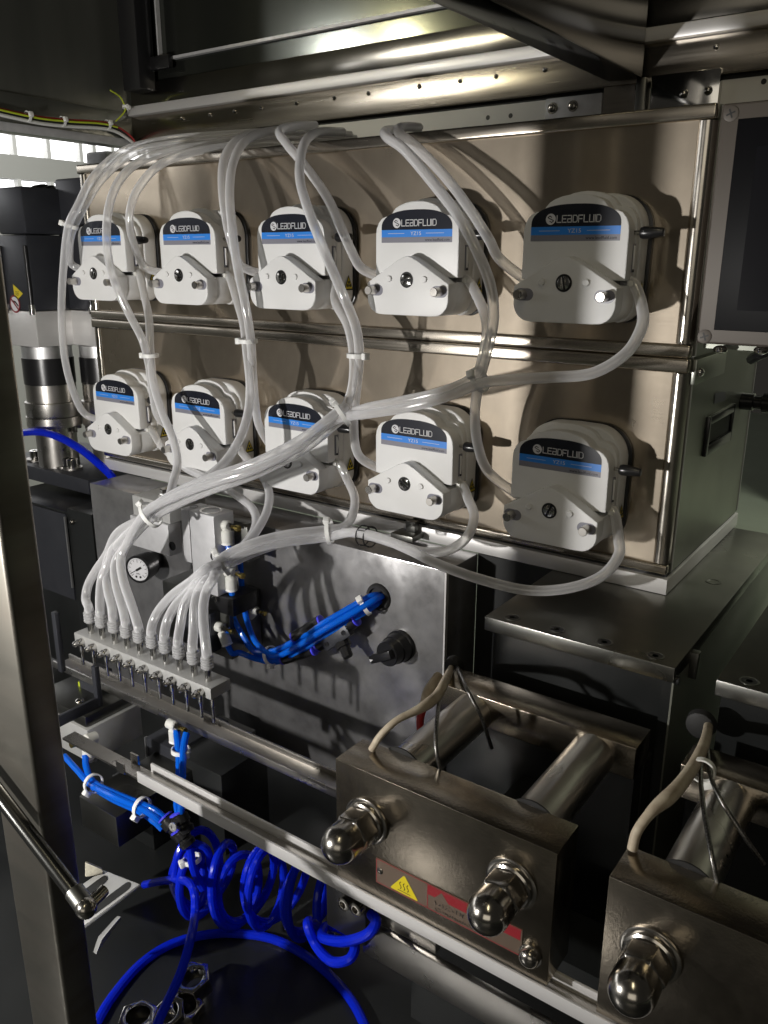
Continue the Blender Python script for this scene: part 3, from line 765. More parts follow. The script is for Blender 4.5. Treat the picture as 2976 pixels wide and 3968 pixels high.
# ================================================================== silicone tubes
TR = .0047
def stube(pts, label, group, r=TR, n=12, sleeve=None):
    P = spline(pts, 9)
    o = BM().tube(P, r, n).build('silicone_tube', 'silicone')
    tag(o, label, 'tube', group)
    return o
ROWW = ['top row', 'bottom row']
def inlet(i, j):   # where the supply tube goes in, left of the tube slot
    return [Vector((HX[i] - .058, -.036, HZ[j] + .006)), Vector((HX[i] - .047, -.034, HZ[j] + .0005)), Vector((HX[i] - .036, -.033, HZ[j] - .0005))]
def outlet(i, j):
    return [Vector((HX[i] + .036, -.033, HZ[j] - .0005)), Vector((HX[i] + .047, -.034, HZ[j] - .0008)), Vector((HX[i] + .056, -.0355, HZ[j] - .007))]
def DP(lst): return [D(*p) for p in lst]
GI, GO = 'supply tubes from the cabinet top', 'outlet tubes to the nozzle manifold'
IN = {
 (0, 0): [(770, 300, .16), (640, 296, .10), (480, 300, .055), (380, 310, .02), (290, 330, -.02), (222, 385, -.045), (180, 450, -.062), (156, 500, -.066), (150, 540, -.058), (156, 572, -.045)],
 (0, 1): [(760, 292, .17), (620, 284, .11), (470, 292, .06), (360, 302, .02), (270, 325, -.025), (205, 378, -.055), (168, 445, -.075), (147, 492, -.080), (137, 580, -.080), (133, 680, -.080), (141, 780, -.075), (162, 856, -.060), (186, 896, -.045)],
 (1, 0): [(760, 310, .14), (600, 305, .07), (480, 318, .015), (400, 333, -.02), (340, 360, -.045), (298, 408, -.060), (281, 455, -.066), (282, 500, -.064), (296, 545, -.055), (318, 580, -.045)],
 (1, 1): [(770, 306, .15), (600, 296, .08), (460, 312, .02), (370, 325, -.02), (300, 350, -.055), (255, 395, -.080), (233, 460, -.094), (232, 540, -.098), (248, 610, -.098), (280, 680, -.090), (308, 735, -.085), (322, 790, -.080), (330, 850, -.075), (345, 905, -.060)],
 (2, 0): [(760, 298, .15), (650, 285, .10), (560, 287, .04), (510, 305, -.005), (484, 345, -.035), (480, 400, -.055), (488, 470, -.066), (502, 530, -.062), (522, 575, -.050)],
 (2, 1): [(760, 296, .16), (660, 282, .11), (580, 284, .04), (530, 305, -.01), (504, 350, -.045), (496, 410, -.066), (500, 480, -.078), (510, 560, -.086), (528, 650, -.086), (541, 730, -.082), (546, 810, -.078), (552, 880, -.066), (562, 925, -.05)],
 (3, 0): [(680, 270, .12), (640, 272, .06), (604, 283, -.005), (620, 312, -.025), (660, 360, -.04), (706, 425, -.052), (736, 490, -.060), (758, 540, -.055), (782, 580, -.045)],
 (3, 1): [(740, 285, .10), (690, 285, .03), (660, 305, -.02), (648, 350, -.05), (650, 400, -.072), (672, 470, -.088), (706, 555, -.096), (742, 640, -.094), (768, 705, -.086), (776, 770, -.080), (770, 840, -.076), (764, 920, -.066), (776, 985, -.054)],
 (4, 0): [(905, 275, .08), (868, 275, .01), (862, 288, -.012), (900, 318, -.022), (960, 380, -.03), (1010, 445, -.036), (1055, 515, -.040), (1080, 560, -.040)],
 (4, 1): [(860, 280, .07), (832, 284, .005), (838, 298, -.03), (875, 325, -.05), (935, 395, -.066), (992, 470, -.076), (1034, 550, -.082), (1060, 620, -.082), (1066, 690, -.082), (1052, 760, -.080), (1036, 820, -.076), (1026, 890, -.066), (1032, 960, -.055), (1056, 1020, -.045)],
}
for (i, j), pts in IN.items():
    stube(DP(pts) + inlet(i, j)[1:], 'clear supply tube curving from the cabinet top into the %s pump of the %s' % (['leftmost', 'second', 'middle', 'fourth', 'rightmost'][i], ROWW[j]), GI)
# outlets of the top row gather in one bundle, of the bottom row in another; each ends on a barb
FAN = [[(480, 480), (395, 640), (318, 755), (262, 860), (244, 960)], [(470, 560), (415, 690), (362, 800), (346, 920)], [(500, 540), (410, 650), (388, 780), (402, 900), (428, 1010)],
       [(500, 620), (452, 720), (462, 860), (502, 1010)], [(520, 600), (494, 700), (512, 830), (566, 990)],
       [(1110, 740), (1000, 830), (870, 925), (775, 1030), (726, 1120)], [(1080, 800), (985, 900), (885, 1005), (825, 1120)], [(1100, 800), (1010, 900), (945, 1010), (918, 1150)],
       [(1120, 810), (1050, 900), (1020, 1020), (1014, 1180)], [(1160, 800), (1110, 890), (1084, 1000), (1086, 1150)]]
def barb_end(k):
    n = len(FAN[k]); out = []
    for q, (zx, zy) in enumerate(FAN[k]):
        out.append(S(*zoomA(zx, zy), -.206 + (yb_ + .206) * (q + 1) / (n + 1)))
    return out + [Vector((BX[k], yb_, ztm + .030)), Vector((BX[k], yb_, ztm + .022)), Vector((BX[k], yb_, ztm + .014))]
B1 = [(738, 894, -.098), (660, 955, -.125), (560, 1008, -.150), (450, 1047, -.170), (385, 1075, -.182), (325, 1112, -.195)]
B2 = [(712, 1148, -.100), (620, 1162, -.130), (545, 1184, -.155), (480, 1216, -.178)]
PENT = [(0, 0), (-.0072, .0050), (.0072, .0042), (-.0066, -.0050), (.0074, -.0054)]
def bundle(path, k, spread=1.0):
    out = []
    for idx, p in enumerate(path):
        v = D(*p)
        a = PENT[k]; w = idx * .22
        ox = a[0] * math.cos(w) - a[1] * math.sin(w); oz = a[0] * math.sin(w) + a[1] * math.cos(w)
        s = spread * 1.0
        out.append(v + RIGHT * 0 + Vector((0.55 * oz * s, -ox * s, oz * s)))
    return out
OUT1 = {
 0: [(312, 640, -.045), (322, 690, -.060), (325, 760, -.076), (332, 830, -.086), (350, 890, -.098), (374, 950, -.110), (383, 1000, -.125), (374, 1040, -.145), (362, 1078, -.175)],
 1: [(512, 650, -.045), (526, 700, -.062), (533, 760, -.078), (540, 830, -.090), (536, 890, -.100), (518, 948, -.118), (484, 1000, -.140), (440, 1036, -.165)],
 2: [(724, 650, -.045), (752, 705, -.066), (764, 770, -.080), (762, 830, -.086), (748, 875, -.094)],
 3: [(1040, 660, -.045), (1052, 705, -.060), (1044, 765, -.074), (1026, 812, -.084), (960, 845, -.094), (860, 868, -.100), (790, 882, -.100)],
 4: [(1388, 670, -.042), (1384, 712, -.052), (1350, 765, -.066), (1280, 806, -.076), (1190, 815, -.082), (1100, 820, -.085), (1040, 828, -.088), (960, 858, -.096), (880, 880, -.102), (800, 893, -.104)],
}
OUT2 = {
 0: [(350, 965, -.030), (400, 1010, -.060), (453, 1036, -.075), (505, 1066, -.080), (544, 1097, -.088), (553, 1130, -.110), (538, 1165, -.140), (505, 1198, -.165)],
 1: [(528, 985, -.035), (562, 1022, -.050), (581, 1062, -.070), (576, 1105, -.095), (552, 1150, -.130), (520, 1185, -.158)],
 2: [(752, 1040, -.035), (766, 1075, -.050), (762, 1110, -.072), (745, 1137, -.092)],
 3: [(1012, 1080, -.040), (1024, 1115, -.050), (1010, 1158, -.066), (970, 1188, -.080), (915, 1192, -.090), (858, 1176, -.096), (800, 1158, -.099), (750, 1150, -.100)],
 4: [(1336, 1165, -.042), (1336, 1200, -.050), (1300, 1244, -.066), (1230, 1270, -.082), (1140, 1275, -.096), (1040, 1252, -.106), (950, 1220, -.112), (880, 1186, -.112), (815, 1160, -.110), (760, 1150, -.106)],
}
for i in range(5):
    tail = barb_end(i)
    if i == 0: mid = bundle(B1[5:], i)
    elif i == 1: mid = bundle(B1[4:], i)
    else: mid = bundle(B1, i)
    stube(outlet(i, 0)[0:2] + DP(OUT1[i]) + mid + tail, 'clear outlet tube from the %s pump of the top row to a manifold barb' % ['leftmost', 'second', 'middle', 'fourth', 'rightmost'][i], GO)
    tail = barb_end(5 + i)
    if i == 0: mid = bundle(B2[3:], i)
    elif i == 1: mid = bundle(B2[3:], i)
    else: mid = bundle(B2, i)
    stube(outlet(i, 1)[0:2] + DP(OUT2[i]) + mid + tail, 'clear outlet tube from the %s pump of the bottom row to a manifold barb' % ['leftmost', 'second', 'middle', 'fourth', 'rightmost'][i], GO)
M['sleeve_clear'] = mat('ribbed_sleeve', (0.66, 0.66, 0.67), 0.22, 0.35, None, 30, Transmission_Weight=0.25, IOR=1.3)
for k in range(10):
    prof = [(0, .0047), (.0012, .0053)]
    for q in range(4):
        prof += [(.0018 + q * .0028, .0062), (.0030 + q * .0028, .0062), (.0036 + q * .0028, .0054), (.0042 + q * .0028, .0054)]
    prof += [(.0145, .0050)]
    BM().lathe((BX[k], yb_, ztm + .0125), (0, 0, 1), prof, 18).build('hose_sleeve', 'sleeve_clear', mf)

# cable ties round tubes and hoses
def tie(p, axis, r, label, head=None, group='white nylon cable ties', ell=1.0, w=.0042, m='nylon'):
    o = thing('cable_tie', label, 'cable tie', p, group)
    ax = Vector(axis).normalized(); u = ax.orthogonal().normalized()
    hd = Vector(head) if head is not None else Vector((-.3, -1, .2))
    u = (hd - ax * hd.dot(ax)).normalized(); v = ax.cross(u)
    b = BM(); n = 24; rs = []
    for k in range(n):
        a = 2 * math.pi * k / n
        c = u * math.cos(a) + v * math.sin(a) * ell
        rs.append([c * r - ax * w / 2, c * r + ax * w / 2, c * (r + .0012) + ax * w / 2, c * (r + .0012) - ax * w / 2])
    V = [b.loop_pts(q) for q in rs]
    for k in range(n):
        for e in range(4):
            b.face([V[k][e], V[k][(e + 1) % 4], V[(k + 1) % n][(e + 1) % 4], V[(k + 1) % n][e]])
    b.build('strap', m, o)
    h = BM(); c = u * (r + .0026)
    A = [c + ax * sx * w * .75 + v * sy * .0035 + u * sz * .0024 for sz in (-1, 1) for sx, sy in ((-1, -1), (1, -1), (1, 1), (-1, 1))]
    h.hexa(A[:4], A[4:]).build('tie_head', m, o, bevel=.0007)
    return o
def dirp(a, c): return (c - a)
tie(D(152, 488, -.075), D(147, 520, -.073) - D(160, 450, -.068), .0088, 'clear tie round two tubes left of the top left pump', (-1, -.5, 0), ell=.7)
tie(D(325, 768, -.079), (0.02, 0, -1), .0086, 'tie round two tubes above the bottom left pumps', (-1, -.3, 0))
tie(D(536, 737, -.080), (.02, 0, -1), .0090, 'tie round two tubes between second and middle pump columns', (-1, -.3, .1))
tie(D(772, 768, -.081), (.0, 0, -1), .0090, 'tie round two tubes between middle and fourth pump columns', (1, -.2, 0))
tie(D(1036, 820, -.081), (-.8, 0, -.4), .0105, 'tie where three tubes meet left of the shaded pumps', (-.2, -1, .5))
tie(D(738, 894, -.100), D(660, 955, -.125) - D(760, 885, -.095), .0125, 'tie gathering the big tube bundle in front of the middle pump', (0, -.4, 1))
tie(D(325, 1112, -.195), D(285, 1150, -.206) - D(385, 1075, -.182), .0135, 'tie on the left tube bundle above the nozzle manifold', (-.6, -.5, .8))
tie(D(712, 1148, -.101), D(620, 1162, -.13) - D(760, 1150, -.1), .0120, 'tie on the lower tube bundle under the middle pump', (0, -.5, 1))
tie(D(480, 1216, -.178), D(430, 1255, -.198) - D(545, 1184, -.155), .0130, 'tie on the right tube bundle in front of the air cylinder', (-.2, -.6, 1))
bc = thing('black_clamp', 'black wire clamp round two clear tubes below the fourth pump', 'clamp', D(792, 1158, -.103))
ax_ = (D(815, 1160, -.106) - D(760, 1149, -.102)).normalized()
for dd in (-.005, .005):
    BM().lathe(ax_ * dd, ax_, [(-.0006, .0098), (.0006, .0098), (.0006, .0106), (-.0006, .0106), (-.0006, .0098)], 24, cap=False).build('clamp_ring', 'black', bc)
for k in range(8):
    a = 2 * math.pi * k / 8; u_ = ax_.orthogonal().normalized(); w_ = ax_.cross(u_)
    c_ = (u_ * math.cos(a) + w_ * math.sin(a)) * .0102
    BM().cyl(c_ - ax_ * .005, c_ + ax_ * .005, .0007, n=6).build('clamp_bar', 'black', bc)
# small stepped bracket clip on the base plate beside it
cp = thing('clip_bracket', 'small dark stepped clip below the base plate under the fourth pump', 'bracket')
q = D(875, 1150, -.02)
BM().box((q.x - .012, -.030, q.z - .006), (q.x + .016, -.008, q.z)).build('foot', 'steel_dark', cp, bevel=.0005)
BM().box((q.x - .002, -.016, q.z), (q.x + .010, -.008, q.z + .012)).build('step', 'steel_dark', cp, bevel=.0005)

# ================================================================== pillar and gas strut at the left front
pl_ = thing('enclosure_pillar', 'brushed steel enclosure pillar at the left edge, close to the camera', 'pillar')
BM().box((-.507, -.4715, -.9), (-.455, -.448, .6)).build('post', 'pillar', pl_, bevel=.003, seg=3)
gs = thing('gas_strut', 'slim black and steel strut with ball joint crossing the left pillar', 'strut')
e0, e1 = D(-60, 1640, -.482), D(178, 1952, -.482)
BM().cyl(e0, e1, .0050, n=18).build('cylinder', 'strutmetal', gs)
BM().sphere(D(186, 1962, -.484), .0066, 16).build('ball_joint', 'nut', gs)
BM().cyl(D(160, 1925, -.482), D(184, 1958, -.483), .0062, n=16).build('end_socket', 'steel_dark', gs)
BM().cyl(D(186, 1962, -.484), D(186, 1962, -.484) + Vector((-.004, .016, 0)), .004, n=12).build('ball_stud', 'nut', gs)

# ================================================================== blue air hoses on the cover
def hose(pts, label, m='blue', r=.0033, group='blue air hoses', n=10, name='air_hose'):
    o = BM().tube(spline(pts, 10), r, n).build(name, m)
    return tag(o, label, 'hose', group)
def SP(l): return [S(*p) for p in l]
gi = [(1478, 2310, -.064), (1440, 2325, -.080), (1360, 2372, -.094), (1250, 2436, -.104), (1150, 2498, -.108), (1060, 2540, -.110)]
def off(l, dx, dy, dY=0): return [(x + dx * min(1, k / 2 + .35), y + dy * min(1, k / 2 + .35), Y + dY) for k, (x, y, Y) in enumerate(l)]
F2b = F2 + Vector((0, 0, -.020)); F1b = F1 + Vector((0, 0, -.020))
hose(SP(off(gi, -6, -16, -.004)) + SP([(985, 2520, -.112), (940, 2460, -.112), (905, 2390, -.112)]) + [F2b + Vector((.001, 0, -.012)), F2b], 'blue hose from the cover hole up to the yellowed elbow fitting')
hose(SP(off(gi, 8, 2, -.008)) + SP([(1000, 2500, -.116), (965, 2430, -.112), (944, 2340, -.106), (934, 2240, -.098), (926, 2150, -.098)]) + [F1b + Vector((.004, .002, -.012)), F1b], 'longest blue hose from the cover hole to the upper elbow fitting')
F3b = F3 + Vector((.45, 0, -1)).normalized() * .019
hose(SP(off(gi, 14, 24, .002)) + SP([(990, 2552, -.112), (930, 2530, -.118)]) + [F3b + Vector((.008, 0, -.010)), F3b], 'lowest blue hose curving to the fitting under the air cylinder')
hose(SP(off(gi, 0, 12, .006)) + SP([(1000, 2536, -.104), (955, 2490, -.098), (950, 2450, -.092)]) + [F4 + Vector((-.6, 0, -.6)).normalized() * .016], 'blue hose ending at the fitting half hidden behind the others')
tie(S(1412, 2345, -.088), S(1360, 2372, -.094) - S(1440, 2325, -.08), .0105, 'white tie on the blue hose bundle near the cover hole', (-.2, -1, .6))
tie(S(1050, 2540, -.111), S(1000, 2540, -.112) - S(1100, 2520, -.11), .0098, 'white tie on the blue hose bundle at its lowest bend', (.3, -.6, -1))
def inline(a, c, label, r=.0062):
    o = thing('inline_connector', label, 'connector', a, 'black inline hose connectors')
    d = c - a; L = d.length
    BM().lathe((0, 0, 0), d, [(.003, r * .8), (.0032, r), (L * .30, r), (L * .34, r * .9), (L * .46, r * .9), (L * .5, r * 1.0), (L - .0032, r), (L - .003, r * .8)], 18).build('connector_body', 'black', o)
    for t0 in (0.0, L - .0032):
        BM().lathe(d.normalized() * t0, d, [(0, r * .82), (.0006, r * .98), (.0026, r * .98), (.0032, r * .82)], 18).build('release_ring', 'bluering', o)
    return o
inline(S(1135, 2472, -.112), S(1248, 2402, -.104), 'black connector above the blue hose bundle')
inline(S(1093, 2556, -.106), S(1222, 2518, -.100), 'black connector below the blue hose bundle')
va = S(1228, 2506, -.100); vb = S(1385, 2400, -.090)
hv = thing('hand_valve', 'black inline hand valve with knob under the blue hose bundle', 'valve', va)
d_ = vb - va
BM().lathe((0, 0, 0), d_, [(.003, .0058), (.0032, .0068), (.014, .0068), (.015, .0050), (d_.length - .015, .0050), (d_.length - .014, .0068), (d_.length - .0032, .0068), (d_.length - .003, .0058)], 18).build('valve_tube', 'black', hv)
for t0 in (0.0, d_.length - .0032):
    BM().lathe(d_.normalized() * t0, d_, [(0, .0056), (.0006, .0066), (.0026, .0066), (.0032, .0056)], 18).build('release_ring', 'bluering', hv)
ax_ = d_.normalized(); nn = Vector((0, -1, 0)); nn = (nn - ax_ * nn.dot(ax_)).normalized(); sd_ = ax_.cross(nn)
if sd_.z > 0: sd_ = -sd_
mc = d_ * .5 + sd_ * .004
A = [mc + ax_ * sx * .019 + sd_ * sy * .0065 + nn * sz for sz in (-.002, .0075) for sx, sy in ((-1, -1), (1, -1), (1, 1), (-1, 1))]
vbd = BM().hexa(A[:4], A[4:]).build('valve_body', 'charcoal', hv, bevel=.001)
for s_ in (-.013, .013):
    c_ = mc + ax_ * s_ + nn * .0077
    BM().lathe(c_, nn, [(0, .0028), (.0005, .0028), (.0005, .0016), (.0001, .0016)], 14).build('mount_hole', 'black', vbd)
kn = mc + sd_ * .0065
BM().lathe(kn, sd_ + nn * .25, [(0, .0085), (.006, .0085), (.0065, .0078), (.0066, .0060), (.017, .0055), (.018, .0046)], 10).build('valve_knob', 'black', hv)

# ================================================================== servo motors and columns at the far left
def servo(cx, cy, w, label, ztop, stick):
    s = thing('servo_column', label, 'servo motor', (cx, cy, 0), 'servo motors on steel columns')
    BM().box((-w, -w, -.075), (w, w, ztop - .065)).build('motor_body', 'charcoal', s, bevel=.003)
    BM().box((-w * .96, -w * .96, ztop - .064), (w * .96, w * .96, ztop)).build('motor_cap', 'charcoal', s, bevel=.004)
    for sx in (-1, 1):
        r_ = BM().cyl((sx * w * .90, -w * 1.02, -.070), (sx * w * .90, -w * 1.02, ztop - .08), w * .10, n=12).build('tie_rod', 'black', s)
        BM().cyl((sx * w * .90, -w * 1.02, -.080), (sx * w * .90, -w * 1.02, -.066), w * .13, n=12).build('rod_nut', 'chrome', r_)
    BM().box((-w, -w, -.128), (w, w, -.0755)).build('flange', 'alu_bright', s, bevel=.002)
    z = -.128
    col = BM().lathe((0, 0, 0), (0, 0, 1), [(-.146, w * 1.02), (-.1285, w * 1.02)], 36).build('gear_ring', 'alu', s)
    BM().lathe((0, 0, 0), (0, 0, 1), [(-.186, w * 1.06), (-.146, w * 1.06)], 36).build('black_ring', 'black', s)
    BM().lathe((0, 0, 0), (0, 0, 1), [(-.236, w * 1.12), (-.232, w * 1.14), (-.214, w * 1.14), (-.213, w * 1.04), (-.1865, w * 1.04)], 36).build('gear_case', 'steel', s)
    BM().lathe((0, 0, 0), (0, 0, 1), [(-.252, w * 1.16), (-.237, w * 1.16)], 36).build('gear_flange', 'steel', s)
    BM().lathe((0, 0, 0), (0, 0, 1), [(-.34, w * .86), (-.2525, w * .86)], 32).build('lantern', 'steel', s)
    for k in range(6):
        a = rad(60 * k + 15)
        BM().cyl((w * 1.02 * math.cos(a), w * 1.02 * math.sin(a), -.262), (w * 1.02 * math.cos(a), w * 1.02 * math.sin(a), -.2525), .0045, n=10).build('flange_bolt', 'chrome', s)
    if stick:
        # warning triangle and no-touch disc, on the face towards the cabinet
        y_ = -w - .0006
        q_ = BM(); q_.m = 0
        tp = S(70, 1137, cy + y_); tcx, tcz = tp.x - cx, tp.z
        q_.poly([(tcx - .0115 + .001, y_, tcz + .0130), (tcx - .0115 + .001, y_, tcz - .0130), (tcx + .0125, y_, tcz)]); q_.m = 3
        for k in (-1, 0, 1):
            ribbon(q_, [(tcx - .0060 + i * .0016, tcz + k * .0022 + .0006 * math.sin(i * 1.6)) for i in range(6)], .0007, y_ - .0002)
        dp = S(58, 1178, cy + y_); dx_, dz_ = dp.x - cx, dp.z
        circ = lambda r, yy: [(dx_ + r * math.cos(rad(a)), yy, dz_ + r * math.sin(rad(a))) for a in range(0, 360, 15)]
        q_.m = 1; q_.poly(circ(.0130, y_)); q_.m = 2; q_.poly(circ(.0105, y_ - .0002)); q_.m = 3
        ribbon(q_, [(dx_ - .006, dz_ + .0045), (dx_ + .002, dz_ + .003), (dx_ + .008, dz_ - .002)], .0026, y_ - .0004); q_.m = 1
        ribbon(q_, [(dx_ - .0082, dz_ + .0075), (dx_ + .0082, dz_ - .0075)], .0028, y_ - .0006)
        q_.build('warning_sticker', ['yellow', 'red', 'whiteprint', 'blackprint'], s, smooth=False)
    return s
servo(D(66, 600, .0).x - .036, .036, .036, 'black servo motor with yellow warning sticker, partly behind the left pillar', D(60, 402, .01).z, True)
servo(D(135, 600, .06).x + .034, .094, .034, 'black servo motor standing between the left motor and the cabinet', D(165, 385, .07).z, False)
cg = thing('motor_connector', 'dark round cable gland between the two servo motors', 'connector')
q = D(108, 428, .12)
BM().lathe(q - Vector((.03, 0, 0)), (1, 0, .05), [(0, .021), (.018, .021), (.02, .017), (.04, .017), (.042, .014), (.06, .014)], 18).build('gland', 'black', cg)
# bolted blocks under the columns
jb = thing('column_base', 'slate grey block with bolts under the left servo column', 'machine block')
a_, b_ = S(150, 1805, .0), S(345, 1905, .0)
BM().box((a_.x - .12, .0, b_.z - .005), (b_.x, .16, a_.z - .004)).build('block', 'charcoal', jb, bevel=.001)
for px, py, c_ in ((170, 1775, 'black'), (247, 1760, 'black'), (272, 1722, 'chrome'), (135, 1750, 'chrome')):
    q = S(px, py, .03)
    w_ = BM().lathe((q.x, .03, a_.z - .004), (0, 0, 1), [(0, .015), (.003, .015)], 18).build('washer', 'steel', jb)
    BM().lathe((q.x, .03, a_.z - .001), (0, 0, 1), [(0, .0085), (.012, .0085), (.013, .0078), (.013, .0045), (.008, .0045)], 16).build('cap_screw', c_, jb)
ls = thing('lower_guard', 'black guard panel with bright front edge beside the stainless cover', 'guard panel')
a_, b_ = S(150, 1960, -.06), S(262, 1985, -.06)
BM().box((a_.x - .1, -.06, -.60), (b_.x, .05, b_.z)).build('panel', 'floor', ls, bevel=.001)
BM().box((a_.x - .1, -.063, -.48), (b_.x - .002, -.0605, b_.z - .003)).build('front_edge', 'charcoal', ls)
BM().box((b_.x - .003, -.0655, -.46), (b_.x, -.0632, b_.z - .006)).build('bright_edge', 'alu', ls)  # bright strip stands in for light caught on the guard's edge
BM().sphere((b_.x + .012, -.062, b_.z - .012), .004, 10).build('bolt', 'nut', ls)
BM().box((b_.x, -.06, -.6), (b_.x + .055, .0, b_.z + .006)).build('side_wall', 'floor', ls)

# blue hose going over the base at the far left
hose(SP([(-40, 1700, .0), (110, 1674, -.01), (200, 1684, -.012), (300, 1732, -.012), (380, 1795, -.010), (435, 1850, -.004), (450, 1900, .01)]), 'thick blue hose arching past the left servo column', 'blue_deep', .0058)

# ================================================================== rear and left enclosure frame
RY = .262
def zrow(u, v): return D(u, v, RY).z
Zs = {k: zrow(740, v) for k, v in dict(a=104, b=163, c=189, d=212, e=255, f=263, g=300).items()}
XC = D(285, 245, RY).x
rf = thing('rear_crossbar', 'stepped stainless frame of the enclosure behind the cabinets, with a row of rivets', 'frame')
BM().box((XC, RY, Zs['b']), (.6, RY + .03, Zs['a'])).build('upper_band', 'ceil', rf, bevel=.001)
BM().box((XC, RY - .010, Zs['c']), (.6, RY + .03, Zs['b'] - .0005)).build('ledge', 'alu_bright', rf, bevel=.002)
BM().box((XC, RY - .002, Zs['e']), (.6, RY + .03, Zs['c'] - .0005)).build('rivet_strip', 'trim', rf, bevel=.001)
BM().box((XC, RY + .008, Zs['f']), (.6, RY + .03, Zs['e'] - .0005)).build('dark_joint', 'blackmat', rf)
for i, u in enumerate((392, 453, 506, 564, 640, 722, 796, 906, 1072)):
    p_ = D(u, 251 - (u - 392) * .139, RY - .002)
    BM().sphere((p_.x, RY - .002, Zs['d'] + .001), .0030, 10).build('rivet', 'chrome', rf)
for u in (996, 1177, 1540):
    p_ = D(u, 180, RY)
    BM().sphere((p_.x, RY - .002, Zs['d'] + .001), .0030, 10).build('rivet', 'chrome', rf)
wp_ = thing('backing_plate', 'pale painted plate with small holes behind the cabinet top', 'plate')
BM().box((XC + .03, RY + .004, -.02), (.6, RY + .02, Zs['f'] - .0005)).build('plate', 'pale', wp_)
for u, v in ((1054, 254), (1103, 250), (1650, 176)):
    p_ = D(u, v, RY + .004)
    BM().lathe((p_.x, RY + .0041, p_.z), (0, -1, 0), [(0, .0028), (.0003, .0028)], 14).build('hole', 'blackprint', wp_)
jp = thing('joint_plate', 'grey joint plate with two bolts behind the cabinet top', 'plate')
a_, b_ = D(1180, 214, RY), D(1300, 248, RY)
BM().box((a_.x, RY - .002, D(1300, 252, RY).z - .004), (b_.x, RY + .0035, a_.z)).build('plate', 'alu_matt', jp, bevel=.0015)
for u, v in ((1194, 234), (1238, 229)):
    p_ = D(u, v, RY - .002)
    BM().lathe((p_.x, RY - .002, p_.z), (0, -1, 0), [(0, .0062), (.001, .0062), (.001, .0042), (.004, .0036), (.0045, .0020)], 14).build('bolt', 'nut', jp)
mp = thing('mirror_plate', 'polished steel plate behind the right end of the cabinet top', 'plate')
a_, b_ = D(1408, 178, RY - .003), D(1552, 222, RY - .003)
BM().box((a_.x, RY - .006, b_.z - .02), (b_.x, RY + .0036, a_.z + .006)).build('plate', 'chrome', mp, bevel=.001)
for u, v in ((1478, 203), (1530, 196)):
    p_ = D(u, v, RY - .006)
    BM().sphere((p_.x, RY - .006, p_.z), .0045, 12).build('bolt', 'nut', mp)
# glazed rear panel above the frame, dark
rp_ = thing('rear_glazing', 'dark glazed panel of the enclosure above the rear frame', 'panel')
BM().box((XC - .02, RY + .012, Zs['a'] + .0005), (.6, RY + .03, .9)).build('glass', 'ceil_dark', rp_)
zf = D(340, 130, RY + .01).z
BM().box((D(340, 100, RY).x, RY + .004, zf - .004), (.6, RY + .0115, zf)).build('lower_bead', 'alu_matt', rp_)
BM().box((D(338, 100, RY).x - .003, RY + .004, zf - .004), (D(338, 100, RY).x, RY + .0115, .9)).build('side_bead', 'alu_matt', rp_)
cpn = thing('corner_post', 'black corner post of the enclosure with cable clips, upper left', 'post')
BM().box((D(288, 60, RY).x, RY - .03, Zs['a'] - .015), (D(326, 60, RY).x, RY + .003, .9)).build('post', 'black', cpn, bevel=.003)
BM().box((D(320, 130, RY).x, RY - .006, zf - .018), (D(372, 150, RY).x, RY + .003, zf + .002)).build('foot', 'black', cpn, bevel=.002)
# hanging duct right of the middle
du = thing('ceiling_duct', 'dark hanging duct running to the rear frame at the top', 'duct')
a_, b_ = D(1312, 182, RY - .012), D(1388, 168, RY - .012)
BM().box((a_.x, -.60, a_.z + .002), (b_.x, RY - .012, .9)).build('duct_body', 'glassdark', du, bevel=.002)
# upright between the two rear bays
up = thing('rear_upright', 'brown stainless upright behind the duct end', 'upright')
BM().box((D(1305, 200, RY).x, RY - .001, -.05), (D(1372, 200, RY).x, RY + .0038, Zs['e'])).build('post', 'trim', up)
BM().box((D(1380, 200, RY).x, RY - .012, -.05), (D(1402, 200, RY).x, RY + .0038, Zs['e'] + .004)).build('edge_post', 'steel_dark', up, bevel=.002)

# left frame along depth
lf = thing('left_crossbar', 'dark stainless frame beam of the enclosure along the upper left side', 'frame')
zA = SX(0, 330, XC).z
z_bot = SX(100, 518, XC).z; z_mid = SX(100, 370, XC).z
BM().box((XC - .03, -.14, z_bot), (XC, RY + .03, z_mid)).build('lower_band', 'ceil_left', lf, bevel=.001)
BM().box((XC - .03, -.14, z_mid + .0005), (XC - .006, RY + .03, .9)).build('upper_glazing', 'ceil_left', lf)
BM().box((XC - .002, -.14, z_bot), (XC + .003, RY - .01, z_bot + .012)).build('lower_rail', 'alu_matt', lf, bevel=.001)
lu = thing('left_upright', 'pale steel upright at the rear left corner behind the cabinet', 'upright')
a_, b_ = D(214, 310, RY + .02), D(258, 310, RY + .02)
BM().box((a_.x, RY - .01, -.7), (b_.x, RY + .04, z_bot - .001)).build('post', 'alu_matt', lu, bevel=.003)

